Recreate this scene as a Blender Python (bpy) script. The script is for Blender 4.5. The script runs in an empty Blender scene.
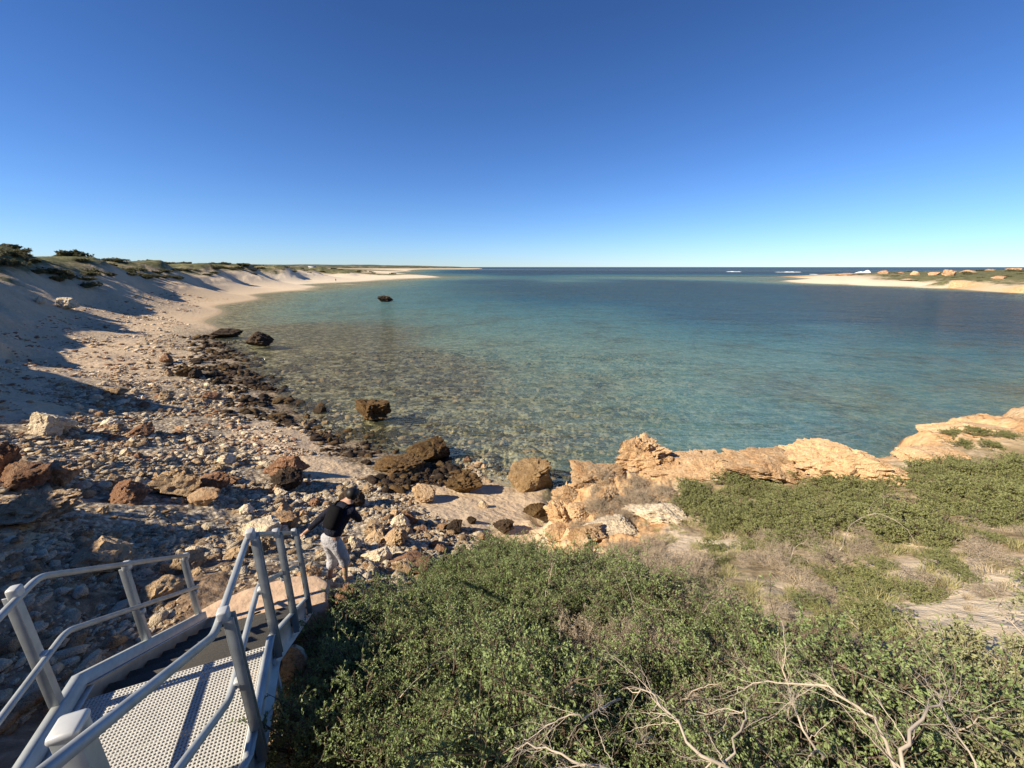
import bpy, math, random
import numpy as np
from mathutils import Vector, Matrix

R = math.radians
SC = bpy.context.scene
COL = SC.collection
rng = np.random.default_rng(11)
random.seed(5)

# ------------------------------------------------------------------ camera, sky, sun, exposure
F = 403.5                      # focal length in pixels of the 1024 wide frame
PIT = math.atan(117 / F)
CAMZ = 8.0
cd = bpy.data.cameras.new('camera'); cam = bpy.data.objects.new('camera', cd); COL.objects.link(cam)
cam.location = (0, 0, CAMZ); cam.rotation_euler = (math.pi / 2 - PIT, 0, 0)
cd.sensor_width = 36; cd.lens = F / 1024 * 36; cd.clip_start = .05; cd.clip_end = 60000
SC.camera = cam
SUN_EL, SUN_AZ = R(35), math.atan2(-.914, -.407)     # azimuth of the sun itself, from +Y towards +X
W = bpy.data.worlds.new('World'); SC.world = W; W.use_nodes = True
nt = W.node_tree; nt.nodes.clear()
sky = nt.nodes.new('ShaderNodeTexSky'); sky.sky_type = 'NISHITA'; sky.sun_disc = False
sky.sun_elevation = SUN_EL; sky.sun_rotation = SUN_AZ
sky.altitude = 0; sky.air_density = .9; sky.dust_density = .0; sky.ozone_density = 3.0
bg = nt.nodes.new('ShaderNodeBackground'); bg.inputs[1].default_value = .058
wo = nt.nodes.new('ShaderNodeOutputWorld')
hsv = nt.nodes.new('ShaderNodeHueSaturation'); hsv.inputs['Saturation'].default_value = 1.12; hsv.inputs['Value'].default_value = 1.0
nt.links.new(sky.outputs[0], hsv.inputs['Color']); 
_tc = nt.nodes.new('ShaderNodeTexCoord'); _sx = nt.nodes.new('ShaderNodeSeparateXYZ'); nt.links.new(_tc.outputs['Generated'], _sx.inputs[0])
_rp = nt.nodes.new('ShaderNodeValToRGB'); nt.links.new(_sx.outputs[2], _rp.inputs[0]); _e = _rp.color_ramp.elements
_e[0].position = 0; _e[0].color = (.78, 1.05, 1.6, 1); _e[1].position = .55; _e[1].color = (.54, .70, 1.0, 1)
_m = _rp.color_ramp.elements.new(.12); _m.color = (.74, .98, 1.42, 1)
_mx = nt.nodes.new('ShaderNodeMix'); _mx.data_type = 'RGBA'; _mx.blend_type = 'MULTIPLY'; _mx.inputs[0].default_value = 1; _mx.clamp_result = False
nt.links.new(hsv.outputs[0], _mx.inputs[6]); nt.links.new(_rp.outputs[0], _mx.inputs[7]); nt.links.new(_mx.outputs[2], bg.inputs[0]); nt.links.new(bg.outputs[0], wo.inputs[0])
sd = bpy.data.lights.new('sun', 'SUN'); so = bpy.data.objects.new('sun', sd); COL.objects.link(so)
sd.energy = 5.0; sd.angle = R(.5); sd.color = (1, .87, .68)
_d = Vector((.914 * math.cos(SUN_EL), .407 * math.cos(SUN_EL), -math.sin(SUN_EL)))
so.rotation_euler = _d.to_track_quat('-Z', 'Y').to_euler(); so.location = (-30, -14, 30)
SC.view_settings.view_transform = 'Standard'; SC.view_settings.look = 'None'
SC.view_settings.gamma = 1; SC.view_settings.use_curve_mapping = False
SC.view_settings.exposure = 0.82
SC.render.engine = 'CYCLES'
SC.cycles.use_denoising = True
SC.cycles.max_bounces = 6; SC.cycles.transparent_max_bounces = 12
SC.cycles.caustics_reflective = False; SC.cycles.caustics_refractive = False

# ------------------------------------------------------------------ helpers
def ray(px, py):
    x = (px - 512) / F; y = (py - 384) / F
    return x, math.cos(PIT) - math.sin(PIT) * y, -(math.sin(PIT) + math.cos(PIT) * y)
def at(px, py, z):
    x, y, d = ray(px, py); t = (z - CAMZ) / d
    return (x * t, y * t, z)
def atY(px, py, Y):
    x, y, d = ray(px, py); t = Y / y
    return (x * t, Y, CAMZ + d * t)

def _h(ix, iy, iz, s):
    n = (ix.astype(np.int64) * 374761393 + iy.astype(np.int64) * 668265263 + iz.astype(np.int64) * 2147483647 + s * 974711) & 0xffffffff
    n = ((n ^ (n >> 13)) * 1274126177) & 0xffffffff
    n = ((n ^ (n >> 15)) * 2246822519) & 0xffffffff
    return ((n ^ (n >> 16)) & 0xffffff) / float(0xffffff) * 2 - 1
def vnoise(x, y, z=None, s=0):
    if z is None: z = np.zeros_like(x)
    fx, fy, fz = np.floor(x), np.floor(y), np.floor(z)
    tx, ty, tz = x - fx, y - fy, z - fz
    tx = tx * tx * (3 - 2 * tx); ty = ty * ty * (3 - 2 * ty); tz = tz * tz * (3 - 2 * tz)
    r = 0
    for a in (0, 1):
        for b in (0, 1):
            for c in (0, 1):
                w = (tx if a else 1 - tx) * (ty if b else 1 - ty) * (tz if c else 1 - tz)
                r = r + w * _h(fx + a, fy + b, fz + c, s)
    return r
def fbm(x, y, z=None, o=4, s=0, g=.5):
    r = 0; a = 1; t = 0
    for i in range(o):
        k = 2.03 ** i
        r = r + a * vnoise(x * k + i * 7.3, y * k - i * 3.1, None if z is None else z * k, s + i)
        t += a; a *= g
    return r / t
def ridge(x, y, z=None, o=4, s=0):
    r = 0; a = 1; t = 0
    for i in range(o):
        k = 2.1 ** i
        r = r + a * (1 - 2 * np.abs(vnoise(x * k + i * 5.7, y * k, None if z is None else z * k, s + i)))
        t += a; a *= .55
    return r / t
def sstep(a, b, x):
    t = np.clip((x - a) / (b - a), 0, 1); return t * t * (3 - 2 * t)

def mesh_obj(name, V, Fq, mats, parent=None, smooth=False, attr=None, mi=None):
    """V (n,3), Fq: array (m,k) of one polygon size, or list of arrays of several sizes"""
    me = bpy.data.meshes.new(name)
    V = np.asarray(V, np.float32)
    fl = Fq if isinstance(Fq, list) else [Fq]
    fl = [np.asarray(f, np.int32) for f in fl if len(f)]
    me.vertices.add(len(V)); me.vertices.foreach_set('co', V.ravel())
    nl = sum(f.size for f in fl); nf = sum(len(f) for f in fl)
    me.loops.add(nl); me.polygons.add(nf)
    me.loops.foreach_set('vertex_index', np.concatenate([f.ravel() for f in fl]))
    cnt = np.concatenate([np.full(len(f), f.shape[1]) for f in fl])
    me.polygons.foreach_set('loop_start', np.concatenate([[0], np.cumsum(cnt)[:-1]]).astype(np.int32))
    if smooth: me.polygons.foreach_set('use_smooth', np.ones(nf, bool))
    if mi is not None: me.polygons.foreach_set('material_index', np.asarray(mi, np.int32))
    me.update(calc_edges=True)
    for m in (mats if isinstance(mats, (list, tuple)) else [mats]): me.materials.append(m)
    if attr:
        for k, v in attr.items():
            if v.ndim == 1:
                a = me.attributes.new(k, 'FLOAT', 'POINT'); a.data.foreach_set('value', v.astype(np.float32))
            else:
                a = me.attributes.new(k, 'FLOAT_COLOR', 'POINT'); a.data.foreach_set('color', v.astype(np.float32).ravel())
    o = bpy.data.objects.new(name, me); COL.objects.link(o)
    if parent: o.parent = parent
    return o
def tag(o, label=None, cat=None, group=None, kind=None):
    if label: o['label'] = label
    if cat: o['category'] = cat
    if group: o['group'] = group
    if kind: o['kind'] = kind
    return o
def empty(name, loc=(0, 0, 0), rz=0, **k):
    o = bpy.data.objects.new(name, None); COL.objects.link(o); o.location = loc; o.rotation_euler = (0, 0, rz)
    o.empty_display_size = .1
    return tag(o, **k)
def copy_tree(o, parent=None):
    c = o.copy(); COL.objects.link(c); c.parent = parent
    for ch in [x for x in KIDS.get(o.name, [])]: copy_tree(ch, c)
    return c
KIDS = {}

class MB:
    def __init__(s): s.V = []; s.F = {}; s.n = 0
    def add(s, V, F):
        V = np.asarray(V, float).reshape(-1, 3); s.V.append(V)
        for f in F: s.F.setdefault(len(f), []).append([i + s.n for i in f])
        s.n += len(V); return s
    def addn(s, V, F):
        s.V.append(V); s.F.setdefault(F.shape[1], []).extend((F + s.n).tolist()); s.n += len(V)
    def box(s, c, sx, sy, sz, M=None):
        a = np.array([[x, y, z] for x in (-.5, .5) for y in (-.5, .5) for z in (-.5, .5)]) * (sx, sy, sz)
        if M is not None: a = a @ np.array(M).T
        return s.add(a + np.array(c), [(0, 1, 3, 2), (4, 6, 7, 5), (0, 4, 5, 1), (2, 3, 7, 6), (0, 2, 6, 4), (1, 5, 7, 3)])
    def tube(s, P, r, n=8, cap=True):
        P = [Vector(p) for p in P]; rr = r if hasattr(r, '__len__') else [r] * len(P)
        up = Vector((0, 0, 1)); V = []; prev = None
        for i, p in enumerate(P):
            d = (P[min(i + 1, len(P) - 1)] - P[max(i - 1, 0)]).normalized()
            if prev is None:
                a = d.cross(up)
                if a.length < .05: a = d.cross(Vector((1, 0, 0)))
            else:
                a = prev - d * prev.dot(d)
            a.normalize(); b = d.cross(a); prev = a
            for k in range(n):
                t = 2 * math.pi * k / n
                V.append(p + a * (math.cos(t) * rr[i]) + b * (math.sin(t) * rr[i]))
        Fs = []
        for i in range(len(P) - 1):
            for k in range(n):
                k2 = (k + 1) % n
                Fs.append((i * n + k, i * n + k2, (i + 1) * n + k2, (i + 1) * n + k))
        if cap: Fs.append(tuple(range(n))[::-1]); Fs.append(tuple((len(P) - 1) * n + k for k in range(n)))
        return s.add([tuple(v) for v in V], Fs)
    def build(s, name, mat, parent=None, smooth=False, bevel=0):
        o = mesh_obj(name, np.concatenate(s.V), [np.array(f) for f in s.F.values()], mat, parent, smooth)
        if bevel:
            m = o.modifiers.new('bevel', 'BEVEL'); m.width = bevel; m.segments = 2; m.limit_method = 'ANGLE'
        return o

# ------------------------------------------------------------------ materials
def nodes(name):
    m = bpy.data.materials.new(name); m.use_nodes = True; t = m.node_tree; t.nodes.clear()
    out = t.nodes.new('ShaderNodeOutputMaterial'); return m, t, out
def N(t, ty, **k):
    n = t.nodes.new('ShaderNode' + ty)
    for a, b in k.items():
        if a.startswith('i_'): n.inputs[int(a[2:])].default_value = b
        else: setattr(n, a, b)
    return n
def L(t, a, b): t.links.new(a, b)
def noise_n(t, co, scale, det=4, rough=.55, dist=0):
    n = N(t, 'TexNoise'); n.inputs['Scale'].default_value = scale; n.inputs['Detail'].default_value = det
    n.inputs['Roughness'].default_value = rough; n.inputs['Distortion'].default_value = dist
    L(t, co, n.inputs['Vector']); return n.outputs['Fac']
def ramp(t, fac, stops, interp='LINEAR'):
    n = N(t, 'ValToRGB'); r = n.color_ramp; r.interpolation = interp
    while len(r.elements) < len(stops): r.elements.new(.5)
    for e, (p, c) in zip(r.elements, stops):
        e.position = p; e.color = (c[0], c[1], c[2], 1) if hasattr(c, '__len__') else (c, c, c, 1)
    L(t, fac, n.inputs[0]); return n.outputs[0]
def mixc(t, fac, a, b, mode='MIX'):
    n = N(t, 'Mix', data_type='RGBA', blend_type=mode)
    for s, v in ((n.inputs[0], fac), (n.inputs[6], a), (n.inputs[7], b)):
        if isinstance(v, (int, float)): s.default_value = v
        elif isinstance(v, tuple): s.default_value = (*v, 1)
        else: L(t, v, s)
    return n.outputs[2]
def math_n(t, op, a, b=None, clamp=False):
    n = N(t, 'Math', operation=op, use_clamp=clamp)
    for s, v in ((n.inputs[0], a), (n.inputs[1], b)):
        if v is None: continue
        if isinstance(v, (int, float)): s.default_value = v
        else: L(t, v, s)
    return n.outputs[0]
def bump(t, h, dist, strength=1):
    n = N(t, 'Bump'); n.inputs['Distance'].default_value = dist; n.inputs['Strength'].default_value = strength
    L(t, h, n.inputs['Height']); return n.outputs[0]
def princ(t, out, col, rough=.9, nrm=None, spec=.3, metal=0):
    b = N(t, 'BsdfPrincipled')
    if isinstance(col, tuple): b.inputs['Base Color'].default_value = (*col, 1)
    else: L(t, col, b.inputs['Base Color'])
    if isinstance(rough, (int, float)): b.inputs['Roughness'].default_value = rough
    else: L(t, rough, b.inputs['Roughness'])
    b.inputs['Specular IOR Level'].default_value = spec; b.inputs['Metallic'].default_value = metal
    if nrm is not None: L(t, nrm, b.inputs['Normal'])
    L(t, b.outputs[0], out.inputs[0]); return b

def mat_rock(name, c0, c1, c2, sc=1.0, bd=.09, rough=.92, pit=(.03, .022, .018), wet=False):
    m, t, out = nodes(name)
    g = N(t, 'NewGeometry').outputs['Position']; oi = N(t, 'ObjectInfo').outputs['Random']
    n1 = noise_n(t, g, 2.2 * sc, 6, .65); n2 = noise_n(t, g, 9 * sc, 5, .7); n3 = noise_n(t, g, 34 * sc, 3, .6)
    base = ramp(t, n1, [(.3, c0), (.5, c1), (.7, c2)])
    base = mixc(t, math_n(t, 'MULTIPLY', oi, .55), base, c1)
    p = ramp(t, n2, [(.28, 1), (.44, 0)])
    base = mixc(t, math_n(t, 'MULTIPLY', p, .75), base, pit)
    v = math_n(t, 'MULTIPLY_ADD', n3, .6); v.node.inputs[2].default_value = .7
    br = math_n(t, 'MULTIPLY', v, math_n(t, 'ADD', math_n(t, 'MULTIPLY', oi, .5), .78))
    mul = N(t, 'VectorMath', operation='SCALE'); L(t, base, mul.inputs[0]); L(t, br, mul.inputs['Scale'])
    h = math_n(t, 'ADD', math_n(t, 'MULTIPLY', n2, 1.0), math_n(t, 'MULTIPLY', n3, .35))
    princ(t, out, mul.outputs[0], .45 if wet else rough, bump(t, h, bd), .5 if wet else .2)
    return m
M = {}
M['rock_orange'] = mat_rock('orange limestone', (.28, .15, .075), (.46, .30, .17), (.58, .44, .28))
M['rock_pale'] = mat_rock('pale limestone', (.44, .34, .22), (.68, .57, .41), (.78, .69, .52))
M['rock_tan'] = mat_rock('tan limestone', (.27, .17, .09), (.42, .30, .18), (.50, .38, .25), pit=(.06, .035, .02))
M['rock_red'] = mat_rock('rusty red limestone', (.13, .065, .04), (.26, .145, .085), (.38, .25, .16))
M['rock_dark'] = mat_rock('dark intertidal rock', (.022, .017, .013), (.055, .038, .026), (.12, .08, .045), pit=(.01, .008, .006))
M['rock_wet'] = mat_rock('dark brown reef rock', (.06, .035, .018), (.13, .08, .035), (.22, .15, .07), pit=(.018, .012, .008))
M['rock_flute'] = mat_rock('fluted brown limestone', (.13, .08, .035), (.30, .20, .10), (.50, .38, .24), sc=1.6, bd=.12)
M['rock_rim'] = mat_rock('orange rim limestone', (.40, .22, .11), (.62, .42, .235), (.70, .55, .37), sc=1.3, bd=.10, pit=(.12, .065, .035))

def mat_leaf(name, c0, c1, c2, trans=.25):
    m, t, out = nodes(name)
    g = N(t, 'NewGeometry'); oi = N(t, 'ObjectInfo').outputs['Random']
    ri = g.outputs['Random Per Island']
    n1 = noise_n(t, g.outputs['Position'], 3.0, 2)
    f = math_n(t, 'ADD', math_n(t, 'MULTIPLY', ri, .5), math_n(t, 'ADD', math_n(t, 'MULTIPLY', n1, .7), math_n(t, 'MULTIPLY_ADD', oi, .3)))
    f.node.inputs[1].default_value  # noqa
    c = ramp(t, math_n(t, 'MULTIPLY', f, .8), [(.25, c0), (.55, c1), (.95, c2)])
    d = N(t, 'BsdfPrincipled'); L(t, c, d.inputs['Base Color']); d.inputs['Roughness'].default_value = .55; d.inputs['Specular IOR Level'].default_value = .35
    tr = N(t, 'BsdfTranslucent'); L(t, c, tr.inputs[0])
    mx = N(t, 'MixShader'); mx.inputs[0].default_value = trans
    L(t, d.outputs[0], mx.inputs[1]); L(t, tr.outputs[0], mx.inputs[2]); L(t, mx.outputs[0], out.inputs[0])
    return m
M['leaf_green'] = mat_leaf('green shrub leaves', (.04, .082, .026), (.115, .185, .06), (.26, .33, .13))
M['leaf_olive'] = mat_leaf('olive shrub leaves', (.06, .085, .03), (.14, .18, .065), (.26, .28, .11))
M['leaf_pale'] = mat_leaf('pale grey green leaves', (.09, .12, .05), (.19, .22, .10), (.33, .34, .17))
M['leaf_dune'] = mat_leaf('dune scrub leaves', (.05, .06, .03), (.10, .11, .05), (.17, .16, .08))
M['grass'] = mat_leaf('grass blades', (.10, .13, .035), (.20, .22, .075), (.38, .35, .16), .3)
M['straw'] = mat_leaf('dry straw', (.20, .15, .09), (.34, .26, .16), (.48, .40, .27), .2)
def mat_simple(name, c, rough=.8, metal=0, nsc=20, var=.25, bd=0, spec=.4):
    m, t, out = nodes(name); g = N(t, 'TexCoord').outputs['Object']
    n = noise_n(t, g, nsc, 5, .6)
    cc = ramp(t, n, [(.25, tuple(x * (1 - var) for x in c)), (.75, tuple(min(1, x * (1 + var)) for x in c))])
    princ(t, out, cc, rough, bump(t, n, bd) if bd else None, spec, metal); return m
M['twig_grey'] = mat_simple('grey dry twigs', (.40, .33, .25), .9, nsc=6, var=.45)
M['twig_brown'] = mat_simple('brown stems', (.13, .095, .065), .9, nsc=6, var=.4)
M['wood_bleached'] = mat_simple('bleached dead wood', (.44, .375, .29), .85, nsc=9, var=.35)

# ------------------------------------------------------------------ terrain: control points, height function
# kinds give (rubble, rock, soil, dark)
KK = {'Z': (.5, .25, .6, .3), 'S': (0, 0, 0, 0), 'R': (1, 0, 0, 0), 'W': (.75, 0, 0, .62), 'O': (.3, 1, 0, 0), 'V': (0, .0, 1, 0), 'D': (.15, 0, .0, 0),
      'Q': (.45, 0, 0, 0), 'B': (.4, .7, 0, .25), 'F': (0, 0, 0, 1), 'E': (.5, .5, .1, .1)}
CP = []
def P(px, py, z, k): a = at(px, py, z); CP.append((a[0], a[1], z, *KK[k]))
def G(x, y, z, k): CP.append((x, y, z, *KK[k]))
# shoreline (z 0) from the pool below the headland round to the spit
for px, py in ((548, 489), (505, 488), (455, 474), (415, 466), (372, 452), (335, 440)): P(px, py, 0, 'W' if px < 500 else 'S')
for px, py in ((300, 420), (282, 400), (262, 384), (240, 366), (222, 348), (213, 334)): P(px, py, 0, 'W')
for px, py in ((208, 324), (222, 311), (258, 299)): P(px, py, 0, 'Q')
for px, py in ((308, 290), (350, 284), (395, 279.5), (434, 276.5)): P(px, py, 0, 'S')
# behind the shore: beach and rubble slope
for px, py, z, k in ((470, 515, .7, 'S'), (530, 520, .6, 'S'), (440, 500, .45, 'S'), (545, 505, .3, 'S'), (400, 480, .45, 'W'), (350, 462, .35, 'W'),
    (470, 545, 1.3, 'R'), (420, 530, 1.25, 'R'), (400, 565, 2.1, 'R'), (360, 520, 1.4, 'R'), (336, 582, 3.05, 'R'), (352, 586, 3.05, 'R'), (330, 545, 2.2, 'R'), (372, 590, 2.9, 'R'),
    (300, 500, 1.3, 'R'), (250, 480, 1.35, 'R'), (230, 530, 2.2, 'R'), (290, 545, 2.3, 'R'), (240, 565, 2.95, 'R'), (290, 440, .6, 'S'), (255, 432, .8, 'S'), (330, 470, .6, 'S'),
    (200, 440, 1.3, 'R'), (240, 405, .6, 'W'), (200, 400, 1.0, 'R'), (205, 372, .6, 'W'), (165, 385, 1.3, 'Q'), (160, 345, .9, 'Q'), (175, 325, .9, 'Q'),
    (150, 470, 2.1, 'R'), (170, 520, 2.5, 'R'), (130, 440, 2.0, 'R'), (70, 440, 2.5, 'R'), (20, 450, 3.0, 'R'), (100, 405, 2.0, 'R'), (40, 405, 2.8, 'D'),
    (10, 470, 3.4, 'B'), (60, 470, 2.9, 'B'), (0, 510, 3.7, 'B'), (90, 500, 2.8, 'R'), (0, 545, 4.0, 'E'), (60, 545, 3.5, 'E'), (120, 545, 3.0, 'R'), (100, 580, 3.4, 'R'),
    (170, 570, 3.1, 'R'), (200, 560, 2.9, 'R'), (150, 610, 3.55, 'R'), (120, 640, 3.7, 'E'), (60, 610, 3.9, 'E'), (0, 600, 4.2, 'E'), (30, 660, 4.1, 'E'), (20, 720, 4.15, 'E'), (40, 760, 4.2, 'E'),
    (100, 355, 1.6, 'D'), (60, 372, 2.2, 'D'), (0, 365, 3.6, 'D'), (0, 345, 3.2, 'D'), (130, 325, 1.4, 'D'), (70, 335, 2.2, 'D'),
    (175, 303, 1.2, 'D'), (230, 290, 1.2, 'S'), (280, 282, 1.1, 'S'), (330, 277, 1.1, 'S'), (380, 275, .8, 'S')): P(px, py, z, k)
# slab surround, gully on the right of the stairs
for px, py, z, k in ((205, 585, 3.45, 'R'), (300, 575, 3.3, 'R'), (318, 610, 3.4, 'B'), (300, 660, 4.0, 'B'), (300, 720, 4.3, 'V'), (285, 765, 4.5, 'V'), (325, 640, 3.7, 'V'), (345, 610, 3.3, 'B')): P(px, py, z, k)
G(-2.9, 3.0, 3.6, 'E'); G(-2.2, 1.5, 4.0, 'D'); G(-1.2, 1.2, 4.7, 'V'); G(-4.0, 1.0, 4.2, 'E'); G(-3.2, 3.9, 3.65, 'E')
# near bluff on the left, outside the frame
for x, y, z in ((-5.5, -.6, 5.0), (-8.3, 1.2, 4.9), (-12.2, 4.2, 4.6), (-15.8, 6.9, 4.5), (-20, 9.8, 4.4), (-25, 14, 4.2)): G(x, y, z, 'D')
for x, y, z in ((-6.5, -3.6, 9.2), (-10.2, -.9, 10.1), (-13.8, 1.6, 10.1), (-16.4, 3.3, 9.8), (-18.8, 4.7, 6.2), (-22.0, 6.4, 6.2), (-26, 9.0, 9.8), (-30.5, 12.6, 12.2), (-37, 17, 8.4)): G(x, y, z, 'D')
for x, y, z in ((-9, -12, 8.8), (-22, -8, 9.6), (-36, 0, 10), (-48, 8, 9.8), (-70, 20, 10), (-110, 20, 10), (-72, 60, 11.0), (-66, 53, 10.0), (-40, -30, 10), (-80, -40, 10)): G(x, y, z, 'V')
# dune foot line and crest along the bay
foot = [(-32.5, 25.5), (-38, 32), (-47, 43), (-58, 58), (-74, 86), (-88, 118), (-98, 150), (-106, 185), (-112, 222), (-122, 275), (-118, 320)]
crest = [9.3, 9.4, 9.6, 9.8, 9.9, 9.5, 9.2, 9.4, 8.8, 7.2, 4.6]
for i, (x, y) in enumerate(foot):
    a = foot[max(i - 1, 0)]; b = foot[min(i + 1, len(foot) - 1)]
    tx, ty = b[0] - a[0], b[1] - a[1]; l = math.hypot(tx, ty); nx, ny = -ty / l, tx / l
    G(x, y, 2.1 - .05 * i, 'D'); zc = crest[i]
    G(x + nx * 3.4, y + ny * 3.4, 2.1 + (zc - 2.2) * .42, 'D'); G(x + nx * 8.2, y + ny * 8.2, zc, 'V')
    G(x + nx * 11, y + ny * 11, zc + .1, 'V'); G(x + nx * 22, y + ny * 22, zc - .7, 'V'); G(x + nx * 60, y + ny * 60, zc - .2, 'V')
for x, y, z, k in ((-150, 330, 7.4, 'V'), (-120, 345, 3, 'V'), (-100, 345, 2.2, 'V'), (-90, 375, 2, 'V'), (-82, 345, 1.4, 'S'), (-160, 420, 5, 'V'), (-300, 500, 8.5, 'V'), (-400, 300, 10, 'V'),
    (-600, 800, 9, 'V'), (-250, 820, 2, 'V'), (-200, 620, 1, 'S'), (-190, 900, -1, 'S'), (-150, 600, -1.2, 'S'), (-105, 440, -.8, 'S'), (-70, 400, -.8, 'S'), (-55, 372, -.5, 'S'), (-900, 400, 11, 'V')): G(x, y, z, k)
# seabed
for px, py, z, k in ((500, 470, -.25, 'R'), (470, 455, -.3, 'R'), (560, 460, -.45, 'R'), (420, 435, -.3, 'F'), (350, 420, -.3, 'R'), (310, 395, -.3, 'F'), (280, 370, -.35, 'F'), (250, 345, -.4, 'W'), (245, 325, -.6, 'Q'),
    (300, 350, -.6, 'F'), (350, 375, -.6, 'F'), (420, 385, -.7, 'F'), (380, 345, -.9, 'F'), (285, 350, -.5, 'F'), (450, 350, -1.0, 'S'), (260, 335, -.6, 'F'), (280, 308, -.9, 'S'), (340, 293, -1.0, 'S'), (400, 287, -1.0, 'S'), (450, 281, -1.3, 'S'), (560, 283, -1.2, 'S'), (480, 276, -1.1, 'S'), (500, 430, -.5, 'R'), (600, 430, -.8, 'R'), (450, 400, -.6, 'F'),
    (400, 365, -.7, 'F'), (330, 350, -.6, 'F'), (330, 320, -1.1, 'S'), (420, 318, -1.5, 'S'), (500, 345, -1.2, 'S'), (560, 385, -1.0, 'S'), (650, 410, -1.1, 'R'), (700, 370, -1.2, 'S'), (760, 400, -1.3, 'S'),
    (640, 345, -1.6, 'S'), (600, 320, -2.2, 'S'), (500, 300, -2.6, 'F'), (420, 300, -1.7, 'S'), (800, 340, -2.2, 'S'), (900, 370, -2.0, 'S'), (900, 400, -1.7, 'S'), (860, 425, -1.2, 'R'), (1000, 350, -2.8, 'F'), (900, 320, -3.5, 'F'),
    (760, 310, -3.6, 'F'), (650, 300, -3.2, 'F'), (560, 292, -3, 'F'), (700, 287, -3.4, 'F'), (850, 296, -3.8, 'F'), (1000, 305, -3.6, 'F'), (1020, 395, -1.6, 'S')): P(px, py, z, k)
# the headland plateau: falls towards the rim
for px, py, z, k in ((600, 700, 5.0, 'V'), (450, 700, 4.7, 'V'), (360, 740, 4.6, 'V'), (600, 600, 4.2, 'V'), (450, 620, 3.7, 'V'), (400, 620, 3.3, 'V'), (380, 660, 3.8, 'V'), (500, 565, 2.7, 'V'), (560, 575, 3.0, 'V'), (440, 590, 2.8, 'V'),
    (560, 548, 2.3, 'O'), (600, 545, 2.55, 'O'), (700, 570, 3.6, 'V'), (700, 525, 2.8, 'V'), (620, 520, 2.35, 'O'), (660, 515, 2.5, 'O'), (585, 500, 2.05, 'O'), (640, 480, 2.2, 'O'), (700, 480, 2.4, 'V'), (760, 480, 2.6, 'V'),
    (850, 650, 5.0, 'V'), (850, 600, 4.5, 'V'), (850, 540, 3.8, 'V'), (850, 500, 3.2, 'V'), (900, 470, 2.9, 'V'), (1000, 700, 5.5, 'V'), (1000, 600, 4.9, 'S'), (950, 600, 4.7, 'S'), (1000, 640, 5.15, 'S'), (930, 605, 4.72, 'S'), (975, 622, 5.0, 'S'), (1020, 625, 5.05, 'S'), (900, 588, 4.45, 'S'), (960, 575, 4.55, 'S'), (720, 545, 3.25, 'S'), (1040, 600, 4.9, 'S'), (1000, 530, 4.2, 'V'), (1000, 460, 3.2, 'V'),
    (1000, 425, 2.8, 'O'), (940, 440, 2.7, 'O'), (800, 560, 4.0, 'V'), (760, 520, 3.0, 'V'), (1100, 430, 3.0, 'O'), (1200, 500, 4.2, 'V'), (1200, 640, 5.4, 'V')): P(px, py, z, k)
for px, py, z in ((568, 487, 1.95), (600, 470, 2.05), (650, 462, 2.15), (700, 466, 2.3), (760, 462, 2.45), (820, 462, 2.5), (868, 462, 2.5), (900, 442, 2.6), (950, 420, 2.5), (1010, 412, 2.5), (1120, 405, 2.5)):
    a = at(px, py, z); r = math.hypot(a[0], a[1]); ux, uy = a[0] / r, a[1] / r
    G(a[0], a[1], z, 'O'); G(a[0] + ux * .9, a[1] + uy * .9, z - .5, 'O'); G(a[0] + ux * 1.6, a[1] + uy * 1.6, .2, 'B'); G(a[0] + ux * 2.4, a[1] + uy * 2.4, -.5, 'R'); G(a[0] + ux * 4.5, a[1] + uy * 4.5, -.9, 'R')
for x, y, z, k in ((.85, 9.8, .5, 'S'), (.75, 9.2, .75, 'S'), (.4, 8.2, 1.0, 'R'), (-.2, 7.6, 1.3, 'R'), (1.5, 9.9, 1.7, 'O'), (1.35, 9.0, 1.8, 'O'), (1.2, 8.0, 1.9, 'O'), (1.0, 10.8, .1, 'S'), (1.7, 11.2, 1.6, 'O'), (1.3, 11.4, -.1, 'R'), (1.9, 12.2, -.3, 'R')): G(x, y, z, k)
for x, y, z in ((0, 0, 6.2), (1.5, 0, 6.2), (3, .5, 6.0), (-1, -1.2, 6.1), (0, 1.2, 5.7), (1.2, 1.4, 5.5), (6, 0, 6.2), (0, -5, 6.6), (6, -6, 6.8), (-3, -4, 6.6), (15, 0, 6.5), (25, 5, 5.5), (25, -15, 7), (0, -20, 8), (0, -60, 9), (60, -40, 8), (-5, -2, 6.0),
                (30, 14, 3.5), (50, 0, 5), (200, -200, 8), (-200, -300, 10), (-800, -300, 12), (500, -500, 8)): G(x, y, z, 'V')
for x, y, z in ((36, 24, -.5), (60, 20, -1), (80, 80, -3.5), (90, 30, -3), (40, 60, -3), (20, 150, -4), (0, 250, -4), (80, 250, -4), (0, 450, -5), (200, 700, -8), (0, 900, -8), (600, 700, -9), (120, 130, -3), (130, 60, -2.5)): G(x, y, z, 'F')
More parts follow.
